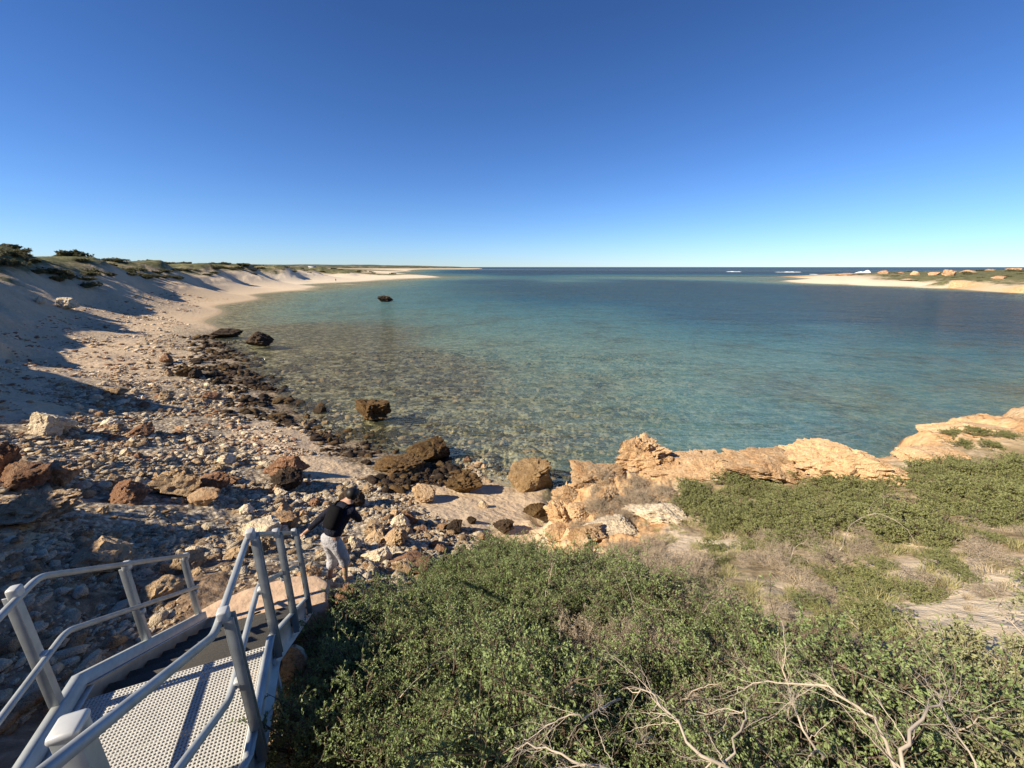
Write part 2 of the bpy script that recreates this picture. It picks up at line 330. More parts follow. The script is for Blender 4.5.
# the low spit across the bay
for px, py, k in ((790, 281.6, 'S'), (850, 284, 'S'), (920, 286.6, 'S')): P(px, py, 0, k)
for px, py in ((950, 288.2), (1024, 293.2), (1160, 304)): P(px, py, 0, 'B'); a = at(px, py, 0); G(a[0] + 2.5, a[1] + 1, 2.6, 'O'); G(a[0] + 9, a[1] + 2, 3.2, 'V')
for x, y, z, k in ((172, 165, 2.6, 'V'), (166, 190, 1.6, 'S'), (164, 210, 1.5, 'S'), (172, 240, 1.5, 'S'), (180, 190, 3.0, 'V'), (200, 150, 4.6, 'V'), (240, 150, 6.3, 'V'), (280, 130, 7.2, 'V'), (230, 210, 5.6, 'V'), (260, 260, 5.6, 'V'), (215, 250, 4.2, 'V'),
    (190, 258, .9, 'S'), (205, 300, -.8, 'S'), (185, 290, -.9, 'S'), (173, 316, -1, 'S'), (158, 289, -1, 'S'), (200, 340, -1, 'R'), (222, 300, .6, 'S'), (252, 318, 3, 'V'), (262, 345, 2.2, 'O'), (282, 350, 2.8, 'O'), (245, 340, .6, 'O'), (285, 372, 1.5, 'O'), (190, 360, -.6, 'R'), (230, 400, -1, 'R'), (320, 380, -1, 'R'), (340, 300, 5.5, 'V'), (400, 200, 6.5, 'V'), (330, 60, 6, 'V'), (165, 280, -1.0, 'S'), (150, 330, -1.0, 'S'),
    (139, 248, -1.3, 'S'), (143, 231, -1.0, 'S'), (150, 258, -1.2, 'S'), (128, 262, -1.6, 'S'), (110, 255, -2.2, 'S'), (140, 300, -.6, 'S'), (120, 400, -1.2, 'S'), (205, 80, 4.5, 'V'), (190, 40, 3.5, 'V'), (150, 360, -.7, 'S'), (60, 420, -1.5, 'S'), (400, 420, -3, 'F'), (600, 300, 3, 'V')): G(x, y, z, k)

CP = np.array(CP)
def lp(x, y):
    r = np.hypot(x, y); return np.stack([np.arctan2(x, y) * 1.1, np.log(r + .8)], -1)
_c = lp(CP[:, 0], CP[:, 1])
_key = np.unique(np.round(_c, 3), axis=0, return_index=True)[1]
CP = CP[_key]; _c = _c[_key]
_A = np.sqrt(((_c[:, None] - _c[None]) ** 2).sum(-1) + 1e-6)
_w = np.linalg.solve(_A + 1e-5 * np.eye(len(_c)), CP[:, 2:])
def controls(x, y):
    q = lp(x, y); out = np.empty((len(q), 5))
    for i in range(0, len(q), 20000):
        d = ((q[i:i + 20000, None, 0] - _c[None, :, 0]) ** 2 + (q[i:i + 20000, None, 1] - _c[None, :, 1]) ** 2 + 1e-6)
        out[i:i + 20000] = np.sqrt(d) @ _w
    return out
def terrain(x, y):
    x = np.atleast_1d(np.asarray(x, float)); y = np.atleast_1d(np.asarray(y, float))
    k = controls(x, y); z = k[:, 0].copy(); r = np.hypot(x, y)
    rub, rock, soil, dark = (np.clip(k[:, i], 0, 1) for i in range(1, 5))
    wob = fbm(x * .9, y * .9, o=3, s=40)
    n1 = fbm(x * .7, y * .7, o=4, s=3); n2 = ridge(x * 1.9, y * 1.9, o=3, s=8); n3 = fbm(x * 7, y * 7, o=3, s=5)
    near = 1 - sstep(40, 90, r)
    near_st = 1 - sstep(1.5, 4.5, np.hypot(x + 2.6, y - 2.8))          # calm under the stairs
    z += (rub * (.16 * n1 + .05 * n2 + .035 * n3) + rock * (.10 * n1 + .09 * n2 + .04 * n3 + .07 * ridge(x * 4.3, y * 4.3, o=3, s=12)) + soil * (.10 * n1 + .02 * n3)) * near * (1 - .7 * near_st)
    z += .02 * n1 * near
    # big soft dimples and wandering spurs on the dune face
    face = sstep(2.4, 3.6, z) * (1 - sstep(8.6, 9.6, z)) * (1 - rub) * (1 - rock) * sstep(14, 24, r) * (x < 0) * (x > -200)
    z += face * (1.0 * fbm(x * .085, y * .085, o=3, s=21) + .35 * fbm(x * .5, y * .5, o=3, s=22))
    bl = (x < -4) * (1 - sstep(15, 26, r)) * sstep(4.2, 5, z)
    z += bl * .5 * fbm(x * .5, y * .5, o=3, s=23)
    top = sstep(7.5, 9, z) * (r > 30)
    z += top * .5 * fbm(x * .045, y * .045, o=4, s=31)
    sea = sstep(.0, -.3, z) if False else 1 - sstep(-.3, 0, z)
    z += sea * near * .07 * n2 * rub
    far_land = sstep(120, 200, r) * sstep(1.5, 3, z)
    z += far_land * .5 * fbm(x * .03, y * .03, o=4, s=33)
    return z, rub, rock, soil, dark
def ground_z(x, y): return float(terrain([x], [y])[0][0])

az = np.concatenate([np.linspace(-180, -66, 160, endpoint=False), np.linspace(-66, 58, 1080, endpoint=False), np.linspace(58, 180, 161)])
az = np.radians(az); rr = np.exp(np.linspace(math.log(.9), math.log(1500), 800))
A_, R_ = np.meshgrid(az, rr, indexing='ij')
gx = (R_ * np.sin(A_)).ravel(); gy = (R_ * np.cos(A_)).ravel()
gz, g_rub, g_rock, g_soil, g_dark = terrain(gx, gy)
na, nr = len(az), len(rr)
ii = (np.arange(na - 1)[:, None] * nr + np.arange(nr - 1)[None]).ravel()
quads = np.stack([ii, ii + nr, ii + nr + 1, ii + 1], -1)

def mat_ground():
    m, t, out = nodes('sand rubble and soil')
    pos = N(t, 'NewGeometry').outputs['Position']
    at_ = N(t, 'Attribute', attribute_name='mask'); sp = N(t, 'SeparateColor'); L(t, at_.outputs['Color'], sp.inputs[0])
    rub, rock, soil = sp.outputs; dark = at_.outputs['Alpha']
    nA = noise_n(t, pos, .35, 4); nB = noise_n(t, pos, 1.7, 5, .6); nC = noise_n(t, pos, 8, 5, .65); nD = noise_n(t, pos, 38, 3, .6)
    sand = ramp(t, nA, [(.3, (.60, .44, .27)), (.7, (.70, .54, .36))])
    sand = mixc(t, ramp(t, nD, [(.35, .30), (.6, 0)]), sand, (.33, .24, .16))
    grey = ramp(t, nB, [(.3, (.46, .36, .25)), (.7, (.60, .49, .36))])
    # rubble: stones as voronoi cells, each of its own colour
    v = N(t, 'TexVoronoi'); v.inputs['Scale'].default_value = 7; L(t, pos, v.inputs['Vector'])
    wv = N(t, 'TexVoronoi'); wv.inputs['Scale'].default_value = 17; L(t, pos, wv.inputs['Vector'])
    hs = N(t, 'SeparateColor'); L(t, v.outputs['Color'], hs.inputs[0]); hs2 = N(t, 'SeparateColor'); L(t, wv.outputs['Color'], hs2.inputs[0])
    stA = ramp(t, hs.outputs[0], [(0, (.14, .085, .05)), (.25, (.32, .21, .12)), (.4, (.58, .49, .36)), (.85, (.70, .62, .48)), (1, (.46, .30, .17))])
    stB = ramp(t, hs2.outputs[0], [(0, (.16, .11, .07)), (.2, (.42, .33, .22)), (.5, (.64, .56, .42)), (1, (.76, .68, .53))])
    rb = mixc(t, .5, stA, stB)
    rb = mixc(t, ramp(t, v.outputs['Distance'], [(.25, 0), (.6, .6)]), rb, (.10, .07, .045))
    rockc = ramp(t, nB, [(.28, (.42, .22, .10)), (.5, (.58, .38, .20)), (.72, (.66, .52, .34))])
    rockc = mixc(t, ramp(t, nC, [(.30, .8), (.45, 0)]), rockc, (.13, .07, .04))
    soilc = ramp(t, nB, [(.30, (.17, .125, .07)), (.5, (.30, .235, .14)), (.66, (.58, .47, .33))])
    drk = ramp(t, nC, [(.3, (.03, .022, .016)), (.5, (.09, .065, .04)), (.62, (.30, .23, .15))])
    nm = math_n(t, 'MULTIPLY_ADD', nB, .9); nm.node.inputs[2].default_value = -.45
    def msk(a, lo, hi): return ramp(t, math_n(t, 'ADD', a, nm), [(lo, 0), (hi, 1)])
    c = mixc(t, nA, sand, grey)
    fy = N(t, 'SeparateXYZ'); L(t, pos, fy.inputs[0])
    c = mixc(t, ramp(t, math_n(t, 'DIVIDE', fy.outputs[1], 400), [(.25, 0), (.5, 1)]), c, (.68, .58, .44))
    c = mixc(t, msk(rub, .42, .6), c, rb)
    c = mixc(t, msk(rock, .4, .6), c, rockc)
    c = mixc(t, msk(soil, .35, .7), c, soilc)
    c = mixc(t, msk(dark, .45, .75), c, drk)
    er = N(t, 'Attribute', attribute_name='earth').outputs['Fac']
    mpe = N(t, 'Mapping'); mpe.inputs['Scale'].default_value = (.8, 3.5, 9); mpe.inputs['Rotation'].default_value = (.3, 0, .5); L(t, pos, mpe.inputs[0])
    nS = noise_n(t, mpe.outputs[0], 1.3, 6, .65, .8)
    ec = ramp(t, nS, [(.3, (.09, .055, .035)), (.5, (.22, .15, .095)), (.66, (.38, .28, .19))])
    c = mixc(t, ramp(t, math_n(t, 'ADD', er, nm), [(.35, 0), (.65, .92)]), c, ec)
    # vegetated distant ground takes an olive cast from low ground cover
    far = N(t, 'Attribute', attribute_name='scrub').outputs['Fac']
    nV = noise_n(t, pos, .16, 6, .7)
    vg = ramp(t, noise_n(t, pos, .7, 4), [(.3, (.06, .07, .035)), (.7, (.20, .19, .09))])
    c = mixc(t, ramp(t, math_n(t, 'ADD', math_n(t, 'MULTIPLY', far, .5), nV), [(.76, 0), (.9, 1)]), c, vg)
    hx_ = ramp(t, math_n(t, 'DIVIDE', fy.outputs[0], 10), [(.2, 0), (.35, 1)]); hy_ = ramp(t, math_n(t, 'DIVIDE', fy.outputs[1], 20), [(.8, 1), (1, 0)])
    hd = math_n(t, 'MULTIPLY', math_n(t, 'MULTIPLY', math_n(t, 'MULTIPLY', hx_, hy_), ramp(t, rock, [(.35, 1), (.6, 0)])), ramp(t, math_n(t, 'ADD', soil, math_n(t, 'MULTIPLY', nm, .8)), [(.25, .9), (.6, 0)]))
    c = mixc(t, hd, c, mixc(t, nC, (.74, .64, .48), (.56, .45, .31)))
    # seabed: algae patches, wet sand by the water
    z = N(t, 'SeparateXYZ'); L(t, pos, z.inputs[0])
    wet = ramp(t, math_n(t, 'ADD', z.outputs[2], math_n(t, 'MULTIPLY', nB, .1)), [(.08, 1), (.2, 0)])
    c = mixc(t, math_n(t, 'MULTIPLY', wet, .3), c, (.17, .12, .07))
    nE = noise_n(t, pos, 1.1, 4, .6); nF = noise_n(t, pos, 3.6, 4, .65)
    alg = ramp(t, math_n(t, 'ADD', math_n(t, 'MULTIPLY', nE, .5), math_n(t, 'MULTIPLY', nF, .5)), [(.38, (.05, .048, .025)), (.48, (.14, .12, .065)), (.55, (.42, .37, .23)), (.64, (.66, .58, .40))])
    und = ramp(t, math_n(t, 'MULTIPLY', z.outputs[2], -1), [(.05, 0), (.25, .85)])
    c = mixc(t, und, c, alg)
    h = math_n(t, 'ADD', math_n(t, 'MULTIPLY', nC, .8), math_n(t, 'MULTIPLY', nD, .35))
    hv = math_n(t, 'MULTIPLY', math_n(t, 'SUBTRACT', 1, v.outputs['Distance']), rub)
    h = math_n(t, 'ADD', h, math_n(t, 'MULTIPLY', hv, .9))
    fp = noise_n(t, pos, 2.4, 2, .5); fpb = math_n(t, 'MULTIPLY', math_n(t, 'MULTIPLY', fp, math_n(t, 'SUBTRACT', 1, rub)), 3.2)
    h = math_n(t, 'ADD', h, fpb)
    princ(t, out, c, .95, bump(t, h, .05, .9), .12)
    return m
earth = (1 - sstep(2.6, 4.6, np.hypot(gx + 5.5, gy - 2.5))) * (1 - sstep(-2.0, -1.2, gx)) * (1 - .0 * g_rub)
scrub = g_soil * sstep(28, 60, np.hypot(gx, gy))
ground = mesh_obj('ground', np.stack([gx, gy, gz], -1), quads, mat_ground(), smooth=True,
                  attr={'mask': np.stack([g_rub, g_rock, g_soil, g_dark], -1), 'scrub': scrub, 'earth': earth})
tag(ground, kind='structure')

# ------------------------------------------------------------------ the sea
def mat_sea():
    m, t, out = nodes('sea water')
    pos = N(t, 'NewGeometry').outputs['Position']
    d = N(t, 'Attribute', attribute_name='depth').outputs['Fac']; rf = N(t, 'Attribute', attribute_name='reef').outputs['Fac']
    nP = noise_n(t, pos, .09, 5, .6); nQ = noise_n(t, pos, .016, 4, .6)
    dd = math_n(t, 'ADD', d, math_n(t, 'MULTIPLY', math_n(t, 'SUBTRACT', nP, .5), math_n(t, 'MULTIPLY', d, .5)))
    dd = math_n(t, 'ADD', dd, math_n(t, 'MULTIPLY', math_n(t, 'SUBTRACT', nQ, .5), math_n(t, 'MULTIPLY', d, .8)))
    body = ramp(t, math_n(t, 'DIVIDE', dd, 8), [(.04, (.22, .24, .15)), (.13, (.13, .26, .23)), (.21, (.065, .195, .225)), (.36, (.012, .08, .15)), (.6, (.006, .035, .085)), (.95, (.003, .016, .055))])
    body = mixc(t, math_n(t, 'MULTIPLY', rf, .35), body, (.012, .04, .05))
    nr1 = noise_n(t, pos, .55, 5, .65); nr2 = noise_n(t, pos, .13, 4, .6)
    pat = ramp(t, math_n(t, 'ADD', math_n(t, 'MULTIPLY', nr1, .55), math_n(t, 'MULTIPLY', nr2, .45)), [(.40, .55), (.5, .15), (.58, 0)])
    body = mixc(t, pat, body, (.04, .05, .045))
    body = mixc(t, math_n(t, 'MULTIPLY', ramp(t, math_n(t, 'ADD', rf, math_n(t, 'MULTIPLY', math_n(t, 'SUBTRACT', nr1, .5), 1.2)), [(.35, 0), (.7, 1)]), ramp(t, math_n(t, 'DIVIDE', d, 4), [(.3, .75), (.55, .1)])), body, (.10, .085, .05))
    alpha = math_n(t, 'SUBTRACT', 1, math_n(t, 'POWER', 2.718, math_n(t, 'MULTIPLY', dd, -.6)), True)
    alpha = math_n(t, 'MULTIPLY', alpha, .97)
    tr = N(t, 'BsdfTransparent'); tr.inputs[0].default_value = (.90, .94, .88, 1)
    df = N(t, 'BsdfDiffuse'); L(t, body, df.inputs[0])
    mx = N(t, 'MixShader'); L(t, alpha, mx.inputs[0]); L(t, tr.outputs[0], mx.inputs[1]); L(t, df.outputs[0], mx.inputs[2])
    mp = N(t, 'Mapping'); mp.inputs['Scale'].default_value = (.62, 1.25, 1); mp.inputs['Rotation'].default_value = (0, 0, R(-18)); L(t, pos, mp.inputs[0])
    w1 = noise_n(t, mp.outputs[0], 3.2, 3, .55, .6); w2 = noise_n(t, mp.outputs[0], .9, 3, .5, .3); w3 = noise_n(t, mp.outputs[0], 9, 2, .5); w4 = math_n(t, 'ABSOLUTE', math_n(t, 'SUBTRACT', noise_n(t, mp.outputs[0], 1.9, 2, .5, .8), .5))
    hh = math_n(t, 'SUBTRACT', math_n(t, 'ADD', math_n(t, 'MULTIPLY', w1, .55), math_n(t, 'ADD', math_n(t, 'MULTIPLY', w2, .8), math_n(t, 'MULTIPLY', w3, .06))), math_n(t, 'MULTIPLY', w4, .9))
    w5 = noise_n(t, mp.outputs[0], .17, 4, .6, .5)
    hh = math_n(t, 'ADD', hh, math_n(t, 'MULTIPLY', w5, 5.0))
    nb = bump(t, hh, .30, 1)
    gl = N(t, 'BsdfGlossy'); gl.inputs['Roughness'].default_value = .06; L(t, nb, gl.inputs['Normal'])
    gl.inputs[0].default_value = (.9, .95, 1, 1)
    fr = N(t, 'Fresnel'); fr.inputs[0].default_value = 1.33; L(t, nb, fr.inputs['Normal'])
    ff = math_n(t, 'MULTIPLY', math_n(t, 'MINIMUM', fr.outputs[0], .21), .8)
    m2 = N(t, 'MixShader'); L(t, ff, m2.inputs[0]); L(t, mx.outputs[0], m2.inputs[1]); L(t, gl.outputs[0], m2.inputs[2])
    L(t, m2.outputs[0], out.inputs[0]); return m
gzf = gz.reshape(na, nr)
keep = (np.minimum.reduce([gz[quads[:, k]] for k in range(4)]) < .12)
sq = quads[keep]; us, inv = np.unique(sq, return_inverse=True); sq = inv.reshape(sq.shape)
sx, sy = gx[us], gy[us]; sdep = np.clip(-gz[us], 0, 9); sreef = g_dark[us] * (1 - g_rub[us])
big = np.exp(np.linspace(math.log(1500), math.log(50000), 12))
bA, bR = np.meshgrid(az[::6], big, indexing='ij'); n0 = len(sx)
ba, br = bA.shape; bi = (np.arange(ba - 1)[:, None] * br + np.arange(br - 1)[None]).ravel()
bq = np.stack([bi, bi + br, bi + br + 1, bi + 1], -1) + n0
sx = np.concatenate([sx, (bR * np.sin(bA)).ravel()]); sy = np.concatenate([sy, (bR * np.cos(bA)).ravel()])
sdep = np.concatenate([sdep, np.full(bA.size, 9.)]); sreef = np.concatenate([sreef, np.zeros(bA.size)])
water = mesh_obj('water', np.stack([sx, sy, np.zeros(len(sx))], -1), np.concatenate([sq, bq]), mat_sea(), smooth=True, attr={'depth': sdep, 'reef': sreef})
tag(water, kind='structure')

# ------------------------------------------------------------------ far shore beyond the water
def mat_far():
    m, t, out = nodes('far scrub coast'); pos = N(t, 'NewGeometry').outputs['Position']
    a = noise_n(t, pos, .02, 6, .65); z = N(t, 'SeparateXYZ'); L(t, pos, z.inputs[0])
    c = ramp(t, a, [(.35, (.05, .06, .035)), (.55, (.10, .10, .06)), (.68, (.42, .36, .26))])
    b = ramp(t, math_n(t, 'DIVIDE', z.outputs[2], 20), [(.10, 1), (.2, 0)])
    c = mixc(t, b, c, (.60, .50, .36)); princ(t, out, c, .95, None, .1); return m
nx_, ny_ = 260, 14
Xs = np.linspace(-2600, -135, nx_); Ys = np.linspace(0, 1, ny_)
XX, YY = np.meshgrid(Xs, Ys, indexing='ij')
pxl = 512 + F * Xs / 1450
hh = np.interp(pxl, [-300, 150, 250, 330, 400, 440, 460, 472], [22, 20, 19, 17.5, 14, 10.5, 7, 2])
hh = hh * (1 + .10 * fbm(Xs * .012, Xs * 0, o=4, s=61)) 
prof = np.sin(np.clip(Ys * 1.25, 0, 1) * math.pi / 2) ** .8
ZZ = hh[:, None] * prof[None] * (1 + .10 * fbm(XX * .01, YY * 9, o=3, s=62)) - 1.0
ZZ[:, 0] = -1.5; ZZ[-1] = -1.5
hq = (np.arange(nx_ - 1)[:, None] * ny_ + np.arange(ny_ - 1)[None]).ravel()
tag(mesh_obj('headland', np.stack([XX, 1450 * 1.04 + YY * 500 + .0 * XX, ZZ], -1).reshape(-1, 3), np.stack([hq, hq + ny_, hq + ny_ + 1, hq + 1], -1), mat_far(), smooth=True), kind='structure')

# surf breaking on the outer reef
M['rock_spit'] = mat_rock('distant orange limestone', (.36, .19, .10), (.54, .33, .19), (.62, .45, .29), sc=.5, bd=.3)
M['foam'] = mat_simple('white surf', (.80, .84, .86), .9, nsc=.3, var=.08)
def surf(px0, px1, py, hgt, seed):
    a = at(px0, py, 0); b = at(px1, py, 0); n, m = 40, 9; V = []
    for i in range(n):
        for j in range(m):
            s = i / (n - 1); q = j / (m - 1)
            e = math.sin(math.pi * s) ** .5 * math.sin(math.pi * q) ** .8
            V.append((a[0] + (b[0] - a[0]) * s, a[1] + (b[1] - a[1]) * s + (q - .5) * 14 + 6 * math.sin(s * 5 + seed), -.25 + hgt * e * (.6 + .5 * math.sin(s * 17 + seed) * math.sin(s * 31 + q * 4))))
    V = np.array(V); k = (np.arange(n - 1)[:, None] * m + np.arange(m - 1)[None]).ravel()
    return mesh_obj('surf', V, np.stack([k, k + m, k + m + 1, k + 1], -1), M['foam'], smooth=True)
tag(surf(727, 740, 271.8, 1.1, 1), kind='stuff'); tag(surf(776, 802, 272.2, 1.3, 2), kind='stuff'); tag(surf(813, 819, 274.5, .6, 5), kind='stuff'); tag(surf(857, 872, 273.2, 4.2, 3), kind='stuff')

# ------------------------------------------------------------------ rocks
import bmesh
_ico = {}
def ico(n):
    if n not in _ico:
        b = bmesh.new(); bmesh.ops.create_icosphere(b, subdivisions=n, radius=1)
        _ico[n] = (np.array([v.co[:] for v in b.verts]), np.array([[v.index for v in f.verts] for f in b.faces])); b.free()
    return _ico[n]
def rock_verts(seed, n=4, rough=1.0, pits=.10, strata=0, box=.0):
    V, Fc = ico(n); V = V.copy(); o = seed * 13.7
    if box:
        q = np.abs(V).max(1, keepdims=True); V = V * (1 - box) + V / q * box * .86
    d = .34 * fbm(V[:, 0] * 1.1 + o, V[:, 1] * 1.1, V[:, 2] * 1.1, o=2, s=seed)
    d += .26 * rough * ridge(V[:, 0] * 1.6 + o, V[:, 1] * 1.6, V[:, 2] * 1.6 + 3, o=3, s=seed + 7)
    if n >= 4:
        p = fbm(V[:, 0] * 5 + o, V[:, 1] * 5, V[:, 2] * 5, o=3, s=seed + 17)
        d -= 1.5 * pits * sstep(.02, .4, p) * rough; d += .08 * rough * fbm(V[:, 0] * 11, V[:, 1] * 11 + o, V[:, 2] * 11, o=2, s=seed + 3)
    if strata: d += strata * np.abs(np.sin(V[:, 2] * 9 + 2 * fbm(V[:, 0], V[:, 1] + o, o=2, s=seed)))
    # a few broken planes
    r2 = np.random.default_rng(seed); V = V * (1 + d)[:, None]
    for _ in range(13 if n < 5 else 9):
        nn = r2.normal(size=3); nn /= np.linalg.norm(nn); c = .55 + .35 * r2.random()
        e = V @ nn - c; V = V - nn * (np.maximum(e, 0) * .93)[:, None]
    if n >= 4:
        rg = ridge(V[:, 0] * 3.2 + o, V[:, 1] * 3.2, V[:, 2] * 3.2, o=4, s=seed + 9)
        V = V * (1 + .13 * rough * rg + .05 * rough * fbm(V[:, 0] * 9 + o, V[:, 1] * 9, V[:, 2] * 9, o=3, s=seed + 4) - .10 * rough * sstep(.08, .4, fbm(V[:, 0] * 4 + o, V[:, 1] * 4, V[:, 2] * 4, o=3, s=seed + 5)))[:, None]
    return V, Fc
PROTO = {}
def rock_obj(kind, pos, size, rz=0, seed=0, n=4, rough=1, pits=.1, strata=0, box=.0, mat=None, name='rock', tilt=(0, 0), sink=.25):
    key = (kind, seed, n, rough, pits, strata, box)
    if key not in PROTO:
        V, Fc = rock_verts(seed, n, rough, pits, strata, box)
        o = mesh_obj(name, V, Fc, M[kind], smooth=True); PROTO[key] = o.data
        try: o.data.set_sharp_from_angle(angle=R(38))
        except Exception: pass
    else:
        o = bpy.data.objects.new(name, PROTO[key]); COL.objects.link(o)
    o.location = (pos[0], pos[1], pos[2] + size[2] * (.5 - sink) ); o.scale = (size[0] / 2.1, size[1] / 2.1, size[2] / 2.1)
    o.rotation_euler = (tilt[0], tilt[1], rz); return o
def hit(px, py, dz=0):
    x, y, d = ray(px, py)
    ts = np.exp(np.linspace(math.log(1.2), math.log(600), 500)); z = terrain(x * ts, y * ts)[0] + dz
    b = np.nonzero(CAMZ + d * ts < z)[0]
    t = ts[b[0]] if len(b) else (0 - CAMZ) / d
    return (x * t, y * t, float(z[b[0]]) - dz if len(b) else 0)
heroes = [  # px, py of the base, width px, height px, depth ratio, material, seed, label
 (374, 420, 32, 17, .8, 'rock_wet', 1, 'brown upright rock standing alone in the shallow water', dict(rough=1.3, box=.4)),
 (434, 460, 36, 17, .9, 'rock_wet', 2, 'tall brown rock heading the dark spur at the water edge', dict(rough=1.4, box=.3)),
 (405, 470, 40, 11, 1, 'rock_wet', 3, 'low weedy brown rock left of the tall rock on the dark spur', dict(rough=1.3)),
 (527, 488, 50, 19, .7, 'rock_flute', 4, 'squat fluted tan rock with a pale top on the pool sand', dict(rough=1.0, box=.7, pits=.16)),
 (464, 492, 36, 11, .8, 'rock_wet', 5, 'brown ragged rock where the pool sand meets the dark spur', dict(rough=1.4)),
 (226, 337, 26, 7, .9, 'rock_dark', 6, 'flat dark rock awash nearest the beach', {}),
 (258, 346, 26, 9, .9, 'rock_dark', 7, 'rounded dark rock awash just off the black rocks', {}),
 (385, 302, 13, 4, .8, 'rock_dark', 8, 'small black rock far out in the calm water', dict(rough=1.4)),
 (535, 517, 24, 9, .7, 'rock_wet', 9, 'low brown rock alone on the smooth pool sand', {}),
 (504, 533, 16, 9, .9, 'rock_dark', 10, 'dark brown rock at the bush edge of the pool sand', dict(rough=1.4)),
 (455, 531, 17, 10, .8, 'rock_dark', 11, 'small dark rock on pool sand behind the green bush', {}),
 (472, 525, 10, 5, .8, 'rock_dark', 12, 'tiny flat dark stone in the middle of the pool sand', {}),
 (483, 508, 9, 6, .8, 'rock_pale', 13, 'little grey stone on the pool sand near the fluted rock', {}),
 (426, 500, 24, 11, .8, 'rock_tan', 14, 'ochre brown rock at the left margin of the pool sand', {}),
 (50, 433, 38, 16, .8, 'rock_pale', 15, 'cream coloured boulder catching the sun inside the bluff shadow', dict(box=.3)),
 (68, 309, 16, 9, .8, 'rock_pale', 16, 'pale boulder lying on the shaded dune face', {}),
 (42, 307, 8, 5, .8, 'rock_pale', 17, 'small pale stone left of the dune face boulder', {}),
 (30, 485, 46, 18, .8, 'rock_red', 18, 'large rusty outcrop below the bluff at the shadow edge', dict(rough=1.2)),
 (64, 482, 34, 16, .8, 'rock_orange', 19, 'orange brown crag beside the large rusty outcrop', dict(rough=1.2)),
 (8, 478, 26, 25, .8, 'rock_red', 20, 'rust coloured crag at the foot of the shaded bluff', dict(rough=1.2)),
 (35, 522, 76, 18, .7, 'rock_tan', 21, 'long dull brown outcrop lying in the bluff shadow', dict(rough=1.3)),
 (128, 502, 34, 15, .8, 'rock_red', 22, 'jagged red rock in the pale rubble', dict(rough=1.3)),
 (183, 495, 46, 20, .8, 'rock_tan', 23, 'big tan block with a dark shaded side in mid rubble', dict(rough=1.2, box=.3)),
 (206, 502, 30, 12, .8, 'rock_orange', 24, 'smooth yellow orange boulder in mid rubble', dict(rough=.5, pits=.02)),
 (292, 476, 36, 14, .7, 'rock_red', 25, 'pinkish red slab among dark wet rocks', dict(rough=.9)),
 (290, 488, 34, 12, .8, 'rock_dark', 26, 'black ragged rock below the pinkish slab', dict(rough=1.4)),
 (105, 567, 70, 18, .7, 'rock_tan', 27, 'broad tan ledge in shade behind the left handrail', dict(rough=1.1)),
 (212, 490, 26, 14, .8, 'rock_red', 28, 'dull red rock behind the smooth orange boulder', {}),
 (285, 530, 30, 12, .8, 'rock_orange', 29, 'orange rock in pale rubble above the right handrail', {}),
 (312, 584, 22, 12, .9, 'rock_orange', 30, 'golden rock at the walking person\'s feet', dict(rough=.9)),
 (334, 612, 26, 16, .9, 'rock_red', 31, 'rust red rock step just below the walking person', dict(rough=1.2)),
 (352, 622, 26, 30, .9, 'rock_red', 32, 'red brown rock in the dark gap between stairs and bush', dict(rough=1.2)),
 (298, 684, 26, 30, .9, 'rock_pale', 33, 'rounded pinkish boulder in shade beside the stair landing', dict(rough=.4, pits=.01)),
 (288, 700, 14, 12, .9, 'rock_orange', 34, 'sunlit orange stone under the rounded boulder', {}),
 (395, 545, 22, 14, .9, 'rock_tan', 35, 'tan rock between the person and the pool sand', {}),
 (350, 505, 26, 12, .9, 'rock_dark', 36, 'dark rock in the rubble behind the person\'s head', {}),
 (262, 552, 22, 12, .9, 'rock_tan', 37, 'light tan rock seen through the right handrail', {}),
 (380, 560, 34, 9, .6, 'rock_pale', 38, 'flat grey slab of stone beside the bush', dict(rough=.5)),
 (338, 757, 30, 30, .9, 'rock_orange', 39, 'ochre rock at the bush edge nearest the stair landing', dict(rough=.9)),
]
marks = []
for px, py, w, h, dr, mt, sd_, lab, kw in heroes:
    p = hit(px, py)
    if p[2] < 0: p = at(px, py, -.12)
    dep = p[1] * math.cos(PIT) + (CAMZ - p[2]) * math.sin(PIT); sc_ = dep / F
    hz = h * sc_ * 1.25
    o = rock_obj(mt, p, (w * sc_ * 1.05, w * sc_ * dr, hz * 1.25), rz=random.uniform(-.4, .4), seed=sd_, n=5, sink=.12, name='boulder' if w > 28 else 'rock', **kw)
    tag(o, lab, 'rock'); marks.append((p[0], p[1], w * sc_))
# orange limestone rim of the headland, in pieces
rims = [(640, 466, 2.2, 50, 19, .8, 51, 'knobbly orange rock rising from the headland rim'), (592, 480, 2.0, 60, 11, .9, 52, 'low weathered rim rock above the pool sand'),
 (700, 472, 2.2, 84, 9, .6, 53, 'thin orange ledge along the rim between two higher rocks'), (735, 474, 2.3, 34, 10, .9, 61, 'small broken orange block beside the flat topped ledge'), (797, 478, 2.4, 30, 11, .9, 62, 'orange block wedged between the two highest ledges'), (668, 470, 2.2, 30, 10, .9, 63, 'small orange block just right of the knobbly rock'), (768, 474, 2.4, 74, 15, .9, 54, 'broad flat topped orange ledge on the rim'),
 (832, 474, 2.5, 78, 24, .9, 55, 'blocky orange ledge with a dark hollow, highest on the rim'), (932, 458, 2.5, 56, 14, .8, 56, 'smooth sloping orange rock shelf beyond the notch'),
 (1000, 440, 2.5, 100, 24, .8, 57, 'long orange shelf at the far right end of the headland'),
 (612, 530, 2.0, 40, 7, .8, 59, 'cream rock slab under the dry grey bush'), (660, 518, 2.35, 50, 9, .9, 60, 'pale flat rock between the dry bush and the green scrub')]
